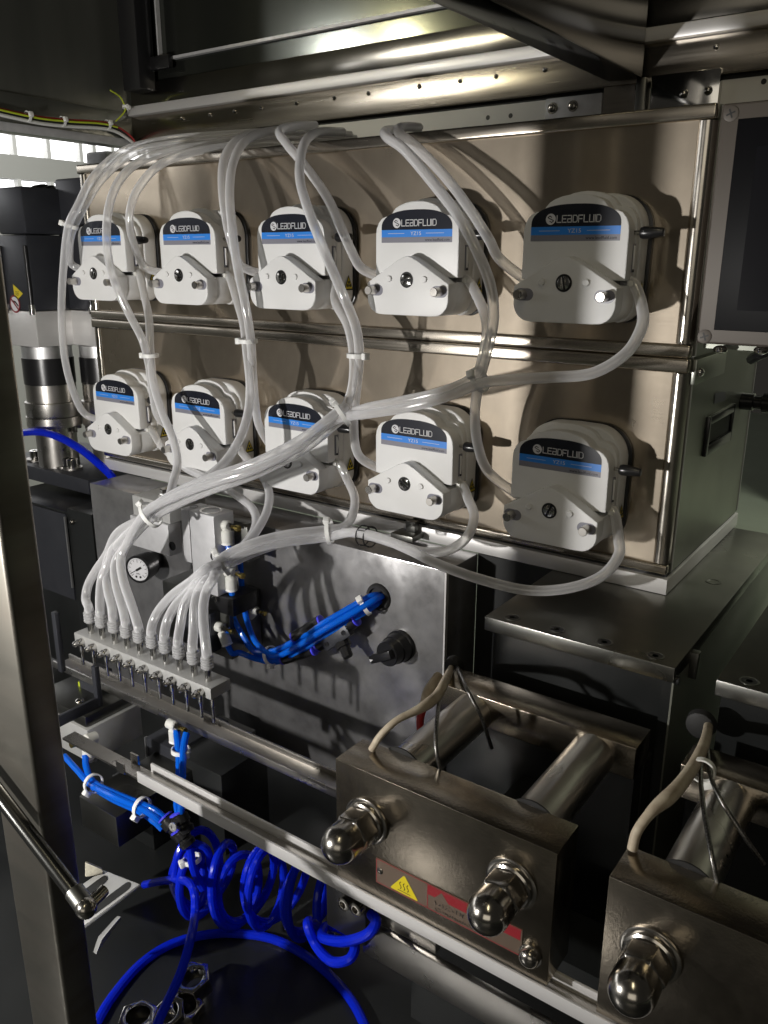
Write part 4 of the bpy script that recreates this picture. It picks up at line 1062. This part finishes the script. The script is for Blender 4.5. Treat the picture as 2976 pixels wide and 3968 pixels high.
# wiring along the left frame
def wire(pts, m, r, label, n=8, name='wire'):
    o = BM().tube(spline(pts, 8), r, n).build(name, m)
    return tag(o, label, 'wire', 'wiring loom on the left frame')
xw = XC + .006
loom = [(-60, 225), (30, 246), (90, 258), (150, 264), (215, 268), (250, 276), (285, 300), (300, 325)]
def WP(lst, du, dv, dx): return [SX((u + du) * K, (v + dv) * K, xw + dx) for u, v in lst]
wire(WP(loom, 0, 0, .001), 'blackmat', .0034, 'black wire of the loom along the left frame')
wire(WP(loom, -2, -5, .004), 'redwire', .0016, 'red wire of the loom along the left frame')
wire(WP(loom[:6], 4, -1, .007), 'yelwire', .0014, 'yellow and green wire of the loom along the left frame')
wire(WP(loom, 2, 9, .002), 'whitewire', .0026, 'white wire of the loom along the left frame')
wire(WP([(250, 262), (264, 248), (271, 236), (268, 225), (258, 208), (238, 195)], 0, 0, .010), 'yelwire', .0011, 'thin yellow green wire looping up to the corner')
for u, v, lab in ((60, 252, 'first'), (135, 263, 'second'), (232, 270, 'third')):
    p_ = SX(u * K, v * K, xw + .003)
    tie(p_, (0, 1, 0), .0066, 'white tie on the wiring loom, %s from the left' % lab, (1, 0, .3))
tie(SX(271 * K, 232 * K, xw + .010), (0, .3, 1), .004, 'small white tie holding the yellow wire at the corner', (1, 0, 0))

# ================================================================== bright hall wall with windows, far left
WX = -5.2
hw = thing('hall_wall', 'pale hall wall with rows of bright windows seen at the far left', 'wall')
yA = lambda px, py: SX(px, py, WX)
def band(py0, py1, name, m):
    # a strip of wall between two picture heights, measured at x = 150
    return BM().box((WX - .02, -4.0, yA(150, py1).z), (WX, 9.0, yA(150, py0).z)).build(name, m, hw)
zt0, zt1 = yA(150, 530).z, yA(150, 610).z
za0, za1 = yA(150, 715).z, yA(150, 990).z
BM().box((WX - .12, -4, zt1 + .0), (WX - .10, 9, zt0 + .5)).build('window_glass', 'daylight', hw)
BM().box((WX - .05, -4, yA(150, 700).z), (WX, 9, zt1)).build('wall_band', 'wallgrey', hw)
BM().box((WX - .12, -4, yA(150, 760).z), (WX - .10, 9, yA(150, 700).z)).build('window_glass', 'daylight', hw)
BM().box((WX - .05, -4, -1.6), (WX, 9, yA(150, 760).z)).build('wall_band', 'wallgrey', hw)
for px in (-60, 62, 192, 316, 368, 440, 560):
    y_ = SX(px, 600, WX).y
    BM().box((WX - .05, y_ - .013, zt1), (WX, y_ + .013, zt0 + .5)).build('mullion', 'whitewire', hw)
for px in (-20, 80, 205, 330):
    y_ = SX(px, 730, WX).y
    BM().box((WX - .05, y_ - .012, yA(150, 760).z), (WX, y_ + .012, yA(150, 700).z)).build('mullion', 'whitewire', hw)

# ================================================================== operator panel at the right
hm = thing('operator_panel', 'dark touch screen in a brown-grey bezel at the right edge', 'screen')
hx0, hz0, hz1 = -.1945, -.0655, .1143
BM().box((hx0, -.005, hz0), (.10, .03, hz1 - .0005)).build('bezel', 'bezel', hm, bevel=.0022, seg=3)
sx0 = S(2860, 470, -.0055).x
BM().box((sx0, -.0062, S(2760, 1278, -.005).z), (.09, -.0049, S(2860, 462, -.005).z)).build('screen_frame', 'screenframe', hm, bevel=.002)
BM().box((sx0 + .016, -.0066, S(2760, 1278, -.005).z + .016), (.08, -.0061, S(2860, 462, -.005).z - .02)).build('display', 'screen', hm)
for px, py in ((2833, 440), (2730, 1304)):
    q = S(px, py, -.005)
    sc_ = BM().lathe((q.x, -.0049, q.z), (0, -1, 0), [(0, .0056), (.0006, .0056), (.0008, .0048)], 20).build('cross_screw', 'bezel', hm)
    x_ = BM(); ribbon(x_, [(q.x - .0026, q.z - .0010), (q.x + .0026, q.z + .0010)], .0012, -.0059); ribbon(x_, [(q.x - .0010, q.z + .0026), (q.x + .0010, q.z - .0026)], .0012, -.0060)
    x_.build('cross_recess', 'blackprint', sc_, smooth=False)
BM().box((hx0 + .002, .012, hz0 - .005), (.10, .022, hz0)).build('support', 'side', hm)
for px, py in ((2792, 1354), (2950, 1357)):
    q = S(px, py, .002)
    BM().sphere((q.x, .002, q.z), .005, 10, (1.2, 1, .7)).build('bolt', 'chrome', hm)
BM().tube(spline([S(2912, 1392, .05), S(2950, 1372, .03), S(3000, 1352, .03)], 6), .0045, 8).build('cable', 'black', hm)

# ================================================================== things seen past the right side
struct(BM().box((-.9, 5.2, -1.6), (6.0, 5.3, 3.0)).build('hall_back_wall', 'wallgreen'))
rc = thing('rear_cabinet', 'dim machine with shelves and rods beyond the right side of the cabinets', 'machine')
BM().box((.1, 1.2, -.40), (1.4, 1.9, -.10)).build('body', 'steel_dark', rc)
for z_ in (-.16, -.30, -.42):
    BM().box((-.3, 1.1, z_), (1.4, 1.19, z_ + .012)).build('shelf', 'alu', rc)
for k in range(6):
    BM().cyl((.02 + k * .045, 1.15, -.29), (.02 + k * .045, 1.15, -.19), .016, n=14).build('rod', 'alu_bright', rc)
pf = thing('side_connector', 'black cable plug sticking out of the lower cabinet side', 'plug')
q = S(2895, 1555, .20)
BM().lathe((XR + .0008, .20, q.z), (1, 0, 0), [(0, .009), (.012, .009), (.013, .007), (.02, .007), (.021, .010), (.05, .010), (.051, .006), (.15, .006)], 18).build('plug', 'black', pf)

# ================================================================== heater wiring
def cable(pts, m, r, label, name='heater_cable', group='heater cables', n=14):
    o = BM().tube(spline(pts, 8), r, n).build(name, m)
    return tag(o, label, 'cable', group)
def SPZ(l, e): return [SZ(*p) for p in l] + [S(*e)]
cable(SPZ([(1440, 2905, -.334), (1475, 2850, -.322), (1540, 2790, -.312), (1630, 2745, -.308), (1690, 2700, -.308), (1725, 2640, -.310)], (1748, 2590, -.150)), 'sleeve', [.0026] * 20 + [.0027 + .0002 * k for k in range(8)] + [.0042 - .00006 * k for k in range(21)], 'pale heat-resistant sleeve cable of the near heater jaw')
cable(SP([(1632, 2850, -.19), (1628, 2790, -.19), (1640, 2740, -.19)]), 'redwire', .0034, 'red sleeved cable end beside the near heater jaw')
cable(SP([(1645, 2740, -.19), (1660, 2680, -.18), (1700, 2620, -.16)]), 'sleeve', .0046, 'second pale sleeve above the red cable end')
cable(SPZ([(1706, 2978, -.336), (1690, 2900, -.322), (1692, 2800, -.312), (1706, 2700, -.311), (1725, 2640, -.312)], (1760, 2590, -.150)), 'braid', .0015, 'thin braided probe wire nearer the camera, near heater jaw')
cable(SPZ([(1905, 2900, -.362), (1870, 2790, -.336), (1835, 2720, -.322), (1800, 2650, -.316)], (1772, 2585, -.150)), 'braid', .0015, 'thin braided probe wire farther right, near heater jaw')
gr_ = BM().lathe(S(1765, 2575, -.143), (0, -1, 0), [(0, .009), (.006, .008), (.007, .006)], 18).build('cable_gland', 'blackmat')
tag(gr_, 'black cable gland where the near heater wires leave the block', 'cable gland')
cable(SPZ([(2450, 3290, -.334), (2470, 3220, -.322), (2530, 3140, -.312), (2610, 3070, -.308), (2680, 2980, -.308), (2730, 2880, -.310)], (2745, 2810, -.150)), 'sleeve', [.0031] * 14 + [.0032 + .0002 * k for k in range(8)] + [.0047 - .00006 * k for k in range(27)], 'pale heat-resistant sleeve cable of the far heater jaw')
cable(SPZ([(2780, 3425, -.336), (2755, 3300, -.322), (2725, 3120, -.314), (2715, 3000, -.312), (2722, 2900, -.312)], (2735, 2830, -.150)), 'braid', .0015, 'thin braided probe wire in front of the far heater rod')
cable(SPZ([(2960, 3350, -.350), (2870, 3220, -.332), (2800, 3110, -.320), (2755, 3010, -.314), (2742, 2900, -.312)], (2748, 2830, -.150)), 'braid', .0015, 'thin braided probe wire slanting right at the far heater jaw')
tie(SZ(2722, 2985, -.311), SZ(2730, 2880, -.31) - SZ(2680, 2980, -.308), .0070, 'white knotted tie on the far heater cables', (.2, -1, -.2), m='offwhite')
gr_ = BM().lathe(S(2720, 2800, -.146), (0, -1, 0), [(0, .011), (.006, .010), (.007, .008)], 20).build('cable_gland', 'blackmat')
tag(gr_, 'large black cable gland between the two machine blocks', 'cable gland')

# ================================================================== coiled hose, connectors and loose parts on the table
def helix(c0, c1, turns, ry, rz, ph=0.0, n=26, wob=.0, seed=1):
    rr = random.Random(seed); out = []
    N = int(turns * n)
    wobs = [(rr.uniform(-1, 1), rr.uniform(-1, 1)) for _ in range(int(turns) + 3)]
    for k in range(N + 1):
        t_ = k / N; a = ph + 2 * math.pi * turns * t_
        c = c0.lerp(c1, t_)
        f_ = turns * t_; i0 = int(f_); fr = f_ - i0
        wx = wobs[i0][0] * (1 - fr) + wobs[i0 + 1][0] * fr; wz = wobs[i0][1] * (1 - fr) + wobs[i0 + 1][1] * fr
        out.append(c + Vector((wx * wob * .9 + .012 * math.sin(a * .5), ry * math.cos(a), rz * (1 + wz * wob * 3) * math.sin(a) + wz * wob)))
    return out
yc = S(735, 3285, -.298)
Zc = -.572
h1 = helix(SZ(735, 3400, Zc), SZ(1285, 3470, Zc), 8.5, .027, .039, 1.2, wob=.010, seed=9)
lead = [yc, yc + Vector((.006, -.002, -.02)), yc + Vector((.012, .005, -.05))]
tailp = [S(1195, 3570, -.300), S(1222, 3660, -.310), S(1285, 3725, -.315), S(1355, 3715, -.310), S(1374, 3655, -.300), S(1325, 3600, -.290), S(1265, 3590, -.285), S(1250, 3632, -.312), S(1330, 3648, -.325), S(1420, 3622, -.328), S(1456, 3575, -.326), S(1440, 3542, -.318)]
o = BM().tube(spline(lead, 8)[:-1] + h1 + spline([h1[-1]] + tailp, 8)[1:], .0040, 10).build('coiled_hose', 'blue_deep')
tag(o, 'deep blue coiled air hose hanging under the bright channel rail', 'hose')
zh = Z_TABLE + .0036
ploop = [S(560, 3428, -.29), S(640, 3412, -.30), S(715, 3412, -.31), S(750, 3450, -.325), S(755, 3540, -.335), S(738, 3640, -.36), S(700, 3770, -.38), S(640, 3900, -.40), S(600, 3990, -.41)]
hose(ploop, 'deep blue hose falling from the coil towards the bottom edge', 'blue_deep', .0038, 'deep blue hoses')
fl = [SZ(-80 + 440, 3990, zh), SZ(430, 3870, zh), SZ(540, 3740, zh), SZ(660, 3660, zh), SZ(800, 3622, zh), SZ(930, 3618, zh), SZ(1060, 3640, zh), SZ(1180, 3700, zh), SZ(1290, 3790, zh), SZ(1370, 3890, zh), SZ(1430, 4010, zh)]
hose(fl, 'deep blue hose arching across the black table', 'blue_deep', .0042, 'deep blue hoses')
sl_ = [S(742, 3262, -.295), S(800, 3290, -.285), S(812, 3360, -.28), S(790, 3470, -.285), S(740, 3520, -.29), S(690, 3480, -.29), S(665, 3400, -.29), S(690, 3320, -.29), S(715, 3275, -.295)]
hose(sl_, 'deep blue hose loop hanging from the branch connector', 'blue_deep', .0036, 'deep blue hoses')
yk = thing('branch_connector', 'black branching hose connector with blue rings under the rail', 'connector')
for a_, b_, r_ in ((S(640, 3168, -.300), S(700, 3235, -.298), .0082), (S(688, 3150, -.296), S(725, 3225, -.296), .0082), (S(690, 3215, -.300), S(733, 3275, -.298), .0080)):
    d_ = b_ - a_
    pr = BM().lathe(a_, d_, [(0, r_ * .8), (.0025, r_ * .8), (.003, r_), (d_.length * .5, r_), (d_.length * .56, r_ * .82), (d_.length * .7, r_ * .82), (d_.length * .75, r_), (d_.length, r_ * .9)], 18).build('branch', 'black', yk)
    BM().lathe(a_ - d_.normalized() * .0012, d_, [(0, r_ * .80), (.0006, r_ * .97), (.002, r_ * .97), (.0024, r_ * .8)], 18).build('release_ring', 'bluering', pr)
BM().lathe(S(672, 3204, -.309), (0.2, -1, .2), [(0, .0042), (.0012, .0042), (.0012, .0022), (.0002, .0022)], 16).build('mount_eye', 'alu', yk)
tie(S(745, 3330, -.296), (.25, 0, -1), .0075, 'white tie below the branch connector', (-.4, -1, -.2))
# supply hoses to the connector
A3 = [(552, 3118, -.305), (600, 3140, -.303), (640, 3170, -.300)]
hose(SP([(330, 2925, -.290), (335, 2975, -.294), (362, 3030, -.300), (440, 3072, -.304)]) + SP(A3), 'blue hose from the white angled fitting to the branch connector')
hose(SP([(250, 2930, -.292), (300, 2985, -.298), (355, 3042, -.304), (440, 3086, -.309), (548, 3134, -.309), (600, 3166, -.307), (636, 3196, -.303)]), 'blue hose coming from behind the pillar to the branch connector')
hose(SP([(362, 3052, -.298), (440, 3098, -.301), (545, 3146, -.301), (596, 3182, -.300), (630, 3212, -.298)]), 'lowest blue hose in the bundle left of the branch connector')
tie(S(362, 3036, -.303), S(440, 3080, -.304) - S(330, 3010, -.296), .0088, 'white tie where two blue hoses meet near the pillar', (-.5, -.6, -.6))
tie(S(550, 3128, -.305), S(600, 3155, -.303) - S(500, 3105, -.304), .0090, 'white tie on the blue hoses before the branch connector', (-.3, -.8, -.6))
hose(SP([(683, 2830, -.262), (690, 2890, -.270), (694, 2960, -.280), (690, 3050, -.292), (685, 3110, -.296), (690, 3150, -.296)]), 'blue hose passing down behind the bright channel rail, left strand')
hose(SP([(722, 2840, -.262), (712, 2890, -.270), (708, 2960, -.282), (706, 3040, -.292), (700, 3150, -.296)]), 'blue hose passing down behind the bright channel rail, right strand')
tie(S(700, 2908, -.271), (0, -.1, -1), .0078, 'white tie on two blue hoses between the rails', (1, -.3, .1))
fitting(S(672, 2810, -.262), 'white fitting under the dark upper rail', s=.85)
# angled white fitting and valve body at the left
fitting(S(343, 2865, -.285), 'white angled fitting on the small valve body near the pillar', (-.15, 0, -1), (0, -1, .2), s=1.05)
sv = thing('small_valve', 'grey solenoid valve body beside the left pillar under the rails', 'valve')
a_, b_ = S(240, 2790, -.27), S(352, 2960, -.27)
BM().box((a_.x - .05, -.270, b_.z), (b_.x, -.20, S(300, 2812, -.27).z)).build('valve_body', 'alu_mani', sv, bevel=.0015)
BM().box((a_.x - .05, -.268, S(300, 2812, -.27).z + .0002), (b_.x - .004, -.205, S(300, 2770, -.27).z)).build('valve_cap', 'steel_dark', sv, bevel=.0015)
q = S(308, 2795, -.255)
BM().sphere((q.x, -.252, S(300, 2770, -.27).z + .001), .005, 12, (1, 1, .6)).build('cross_screw', 'chrome', sv)
q = S(358, 2935, -.274)
BM().lathe((q.x, -.270, q.z), (0, -1, 0), [(0, .0062), (.002, .0062), (.002, .0036), (.0004, .0036)], 16).build('port', 'black', sv)
# grey pillars under the upper rail
gp_ = thing('rail_support', 'slate grey upright support under the left end of the upper rail', 'support')
a_, b_ = S(312, 2690, -.232), S(374, 2790, -.232)
BM().box((a_.x, -.232, b_.z), (b_.x, -.205, -.4455)).build('post', 'charcoal', gp_, bevel=.001)
BM().box((a_.x - .003, -.2315, b_.z), (a_.x - .0002, -.225, -.46)).build('yellow_strip', 'yelwire', gp_)
gp2 = thing('slide_unit', 'dark slide unit with bright edges between the two rails', 'slide')
a_, b_ = S(566, 2855, -.20), S(690, 3010, -.20)
BM().box((a_.x, -.20, Z_TABLE), (b_.x, -.12, a_.z)).build('body', 'charcoal', gp2, bevel=.001)
BM().box((a_.x - .0012, -.202, b_.z), (a_.x + .0004, -.1985, a_.z)).build('bright_edge', 'alu', gp2)
BM().box((b_.x, -.20, Z_TABLE), (b_.x + .07, -.13, S(760, 2960, -.2).z)).build('foot', 'floor', gp2, bevel=.001)
bb = BM().box((S(440, 3080, -.24).x, -.24, Z_TABLE), (S(580, 3100, -.24).x, -.10, S(560, 3075, -.24).z)).build('dark_support', 'floor', bevel=.001)
tag(bb, 'black support block behind the bright channel rail', 'support')
# square bar end on the table
sb = thing('square_bar', 'short dark square steel bar pointing at the camera on the table', 'bar')
e_ = S(380, 3165, -.30); 
BM().box((e_.x - .030, -.300, e_.z - .024), (e_.x + .030, -.10, e_.z + .012)).build('bar', 'steel_dark', sb, bevel=.001)

# slotted bracket and felt pad at the lower left
sl2 = thing('slotted_bracket', 'grey bracket with two long slots at the lower left', 'bracket')
c1_, c2_, c3_, c4_ = S(320, 3590, -.39), S(540, 3425, -.345), S(400, 3370, -.345), S(180, 3520, -.39)
nrm = (c2_ - c1_).cross(c4_ - c1_).normalized()
if nrm.y > 0: nrm = -nrm
BM().hexa([p - nrm * .004 for p in (c1_, c2_, c3_, c4_)], [c1_, c2_, c3_, c4_]).build('plate', 'alu_mani', sl2, bevel=.0008)
uu = (c2_ - c1_).normalized(); vv = nrm.cross(uu).normalized()
for px, py, L_ in ((432, 3480, .040), (360, 3440, .030)):
    r_ = ray(px, py); k_ = (c1_ - CAM).dot(nrm) / r_.dot(nrm); c_ = CAM + r_ * k_ + nrm * .0003
    pts_ = []
    for a in range(-90, 91, 15): pts_.append(c_ + uu * (L_ / 2 - .005) + (uu * math.cos(rad(a)) + vv * math.sin(rad(a))) * .0048)
    for a in range(90, 271, 15): pts_.append(c_ - uu * (L_ / 2 - .005) + (uu * math.cos(rad(a)) + vv * math.sin(rad(a))) * .0048)
    BM().poly(pts_).build('slot', 'blackprint', sl2, smooth=False)
sd2 = S(400, 3640, -.40)
rb = BM().hexa([S(372, 3700, -.40), S(470, 3560, -.38), S(462, 3560, -.37), S(360, 3690, -.39)], [S(395, 3640, -.40), S(468, 3550, -.38), S(455, 3548, -.37), S(380, 3630, -.39)])
tag(rb.build('side_lug', 'alu_mani', bevel=.0006), 'small pointed grey lug below the slotted bracket', 'lug')
fp_ = BM().hexa([S(330, 3400, -.36), S(400, 3385, -.35), S(400, 3385, -.33), S(330, 3400, -.34)], [S(330, 3340, -.36), S(400, 3370, -.35), S(395, 3362, -.33), S(330, 3335, -.34)])
tag(fp_.build('felt_pad', 'cloth', bevel=.002), 'cream felt pad above the slotted bracket by the pillar', 'pad')
# loose nuts
def nut(p, r, h, label, tilt=(0, 0, 0)):
    o = BM(); n = 6; rs = []
    def hexr(rad_, z): return [Vector((rad_ * math.cos(rad(60 * k)), rad_ * math.sin(rad(60 * k)), z)) for k in range(6)]
    def circ(rad_, z): return [Vector((rad_ * math.cos(rad(10 * k)), rad_ * math.sin(rad(10 * k)), z)) for k in range(36)]
    O0, O1 = o.loop_pts(hexr(r, 0)), o.loop_pts(hexr(r, h))
    for k in range(6): o.face([O0[k], O0[(k + 1) % 6], O1[(k + 1) % 6], O1[k]])
    I0, I1 = o.loop_pts(circ(r * .60, 0)), o.loop_pts(circ(r * .60, h))
    for k in range(36): o.face([I0[(k + 1) % 36], I0[k], I1[k], I1[(k + 1) % 36]])
    for O, I in ((O0, I0), (O1, I1)):
        for k in range(6):
            o.face([O[k], O[(k + 1) % 6]] + [I[(6 * k + q) % 36] for q in range(6, -1, -1)])
    ob = o.build('hex_nut', 'chrome', bevel=.0006)
    ob.location = p; ob.rotation_euler = tilt
    return tag(ob, label, 'nut', 'loose steel hex nuts')
n1 = SZ(762, 3862, Z_TABLE)
nut((n1.x, n1.y, Z_TABLE + .009), .0165, .0150, 'loose steel hex nut standing highest on the black table', (rad(8), rad(-6), rad(20)))
n2 = SZ(720, 3925, Z_TABLE)
nut((n2.x, n2.y, Z_TABLE + .001), .0165, .0085, 'loose steel hex nut lying below the highest nut', (0, 0, rad(40)))
n3 = SZ(690, 3940, Z_TABLE + .008)
nut((n3.x - .004, n3.y - .004, Z_TABLE + .0105), .0150, .006, 'thin steel nut leaning on the lying nut', (rad(22), rad(-10), rad(10)))
n4 = SZ(540, 3990, Z_TABLE)
nut((n4.x, n4.y, Z_TABLE + .001), .0165, .0150, 'loose steel hex nut cut off by the bottom edge', (0, 0, rad(5)))

# ================================================================== frame under the heaters
ufr = thing('support_beam', 'grey steel beam and block under the bright channel rail', 'beam')
ya_ = -.305
za_, zb2 = S(1600, 3676, ya_).z, S(1600, 3806, ya_).z
BM().box((S(1400, 3560, -.300).x, -.300, za_), (S(1688, 3690, -.300).x, -.230, -.4453)).build('block', 'steel', ufr, bevel=.001)
BM().box((S(1405, 3590, ya_).x, ya_, zb2), (.3, ya_ + .006, za_ - .0005)).build('apron', 'steel', ufr, bevel=.001)
BM().box((S(1405, 3590, ya_).x + .01, -.25, Z_TABLE), (.3, -.20, za_ - .0006)).build('plinth', 'floor', ufr)
cl = thing('channel_clamp', 'small black clamp with two bolts under the channel rail', 'clamp')
q = S(1360, 3500, -.315)
BM().box((q.x - .022, -.318, q.z - .030), (q.x + .016, -.305, -.4452)).build('clamp_body', 'black', cl, bevel=.0015)
for px, py in ((1345, 3490), (1392, 3510)):
    q = S(px, py, -.319)
    BM().lathe((q.x, -.318, q.z), (0, -1, 0), [(0, .0055), (.006, .0055), (.0065, .004), (.0065, .0028), (.003, .0028)], 14).build('cap_screw', 'nut', cl)
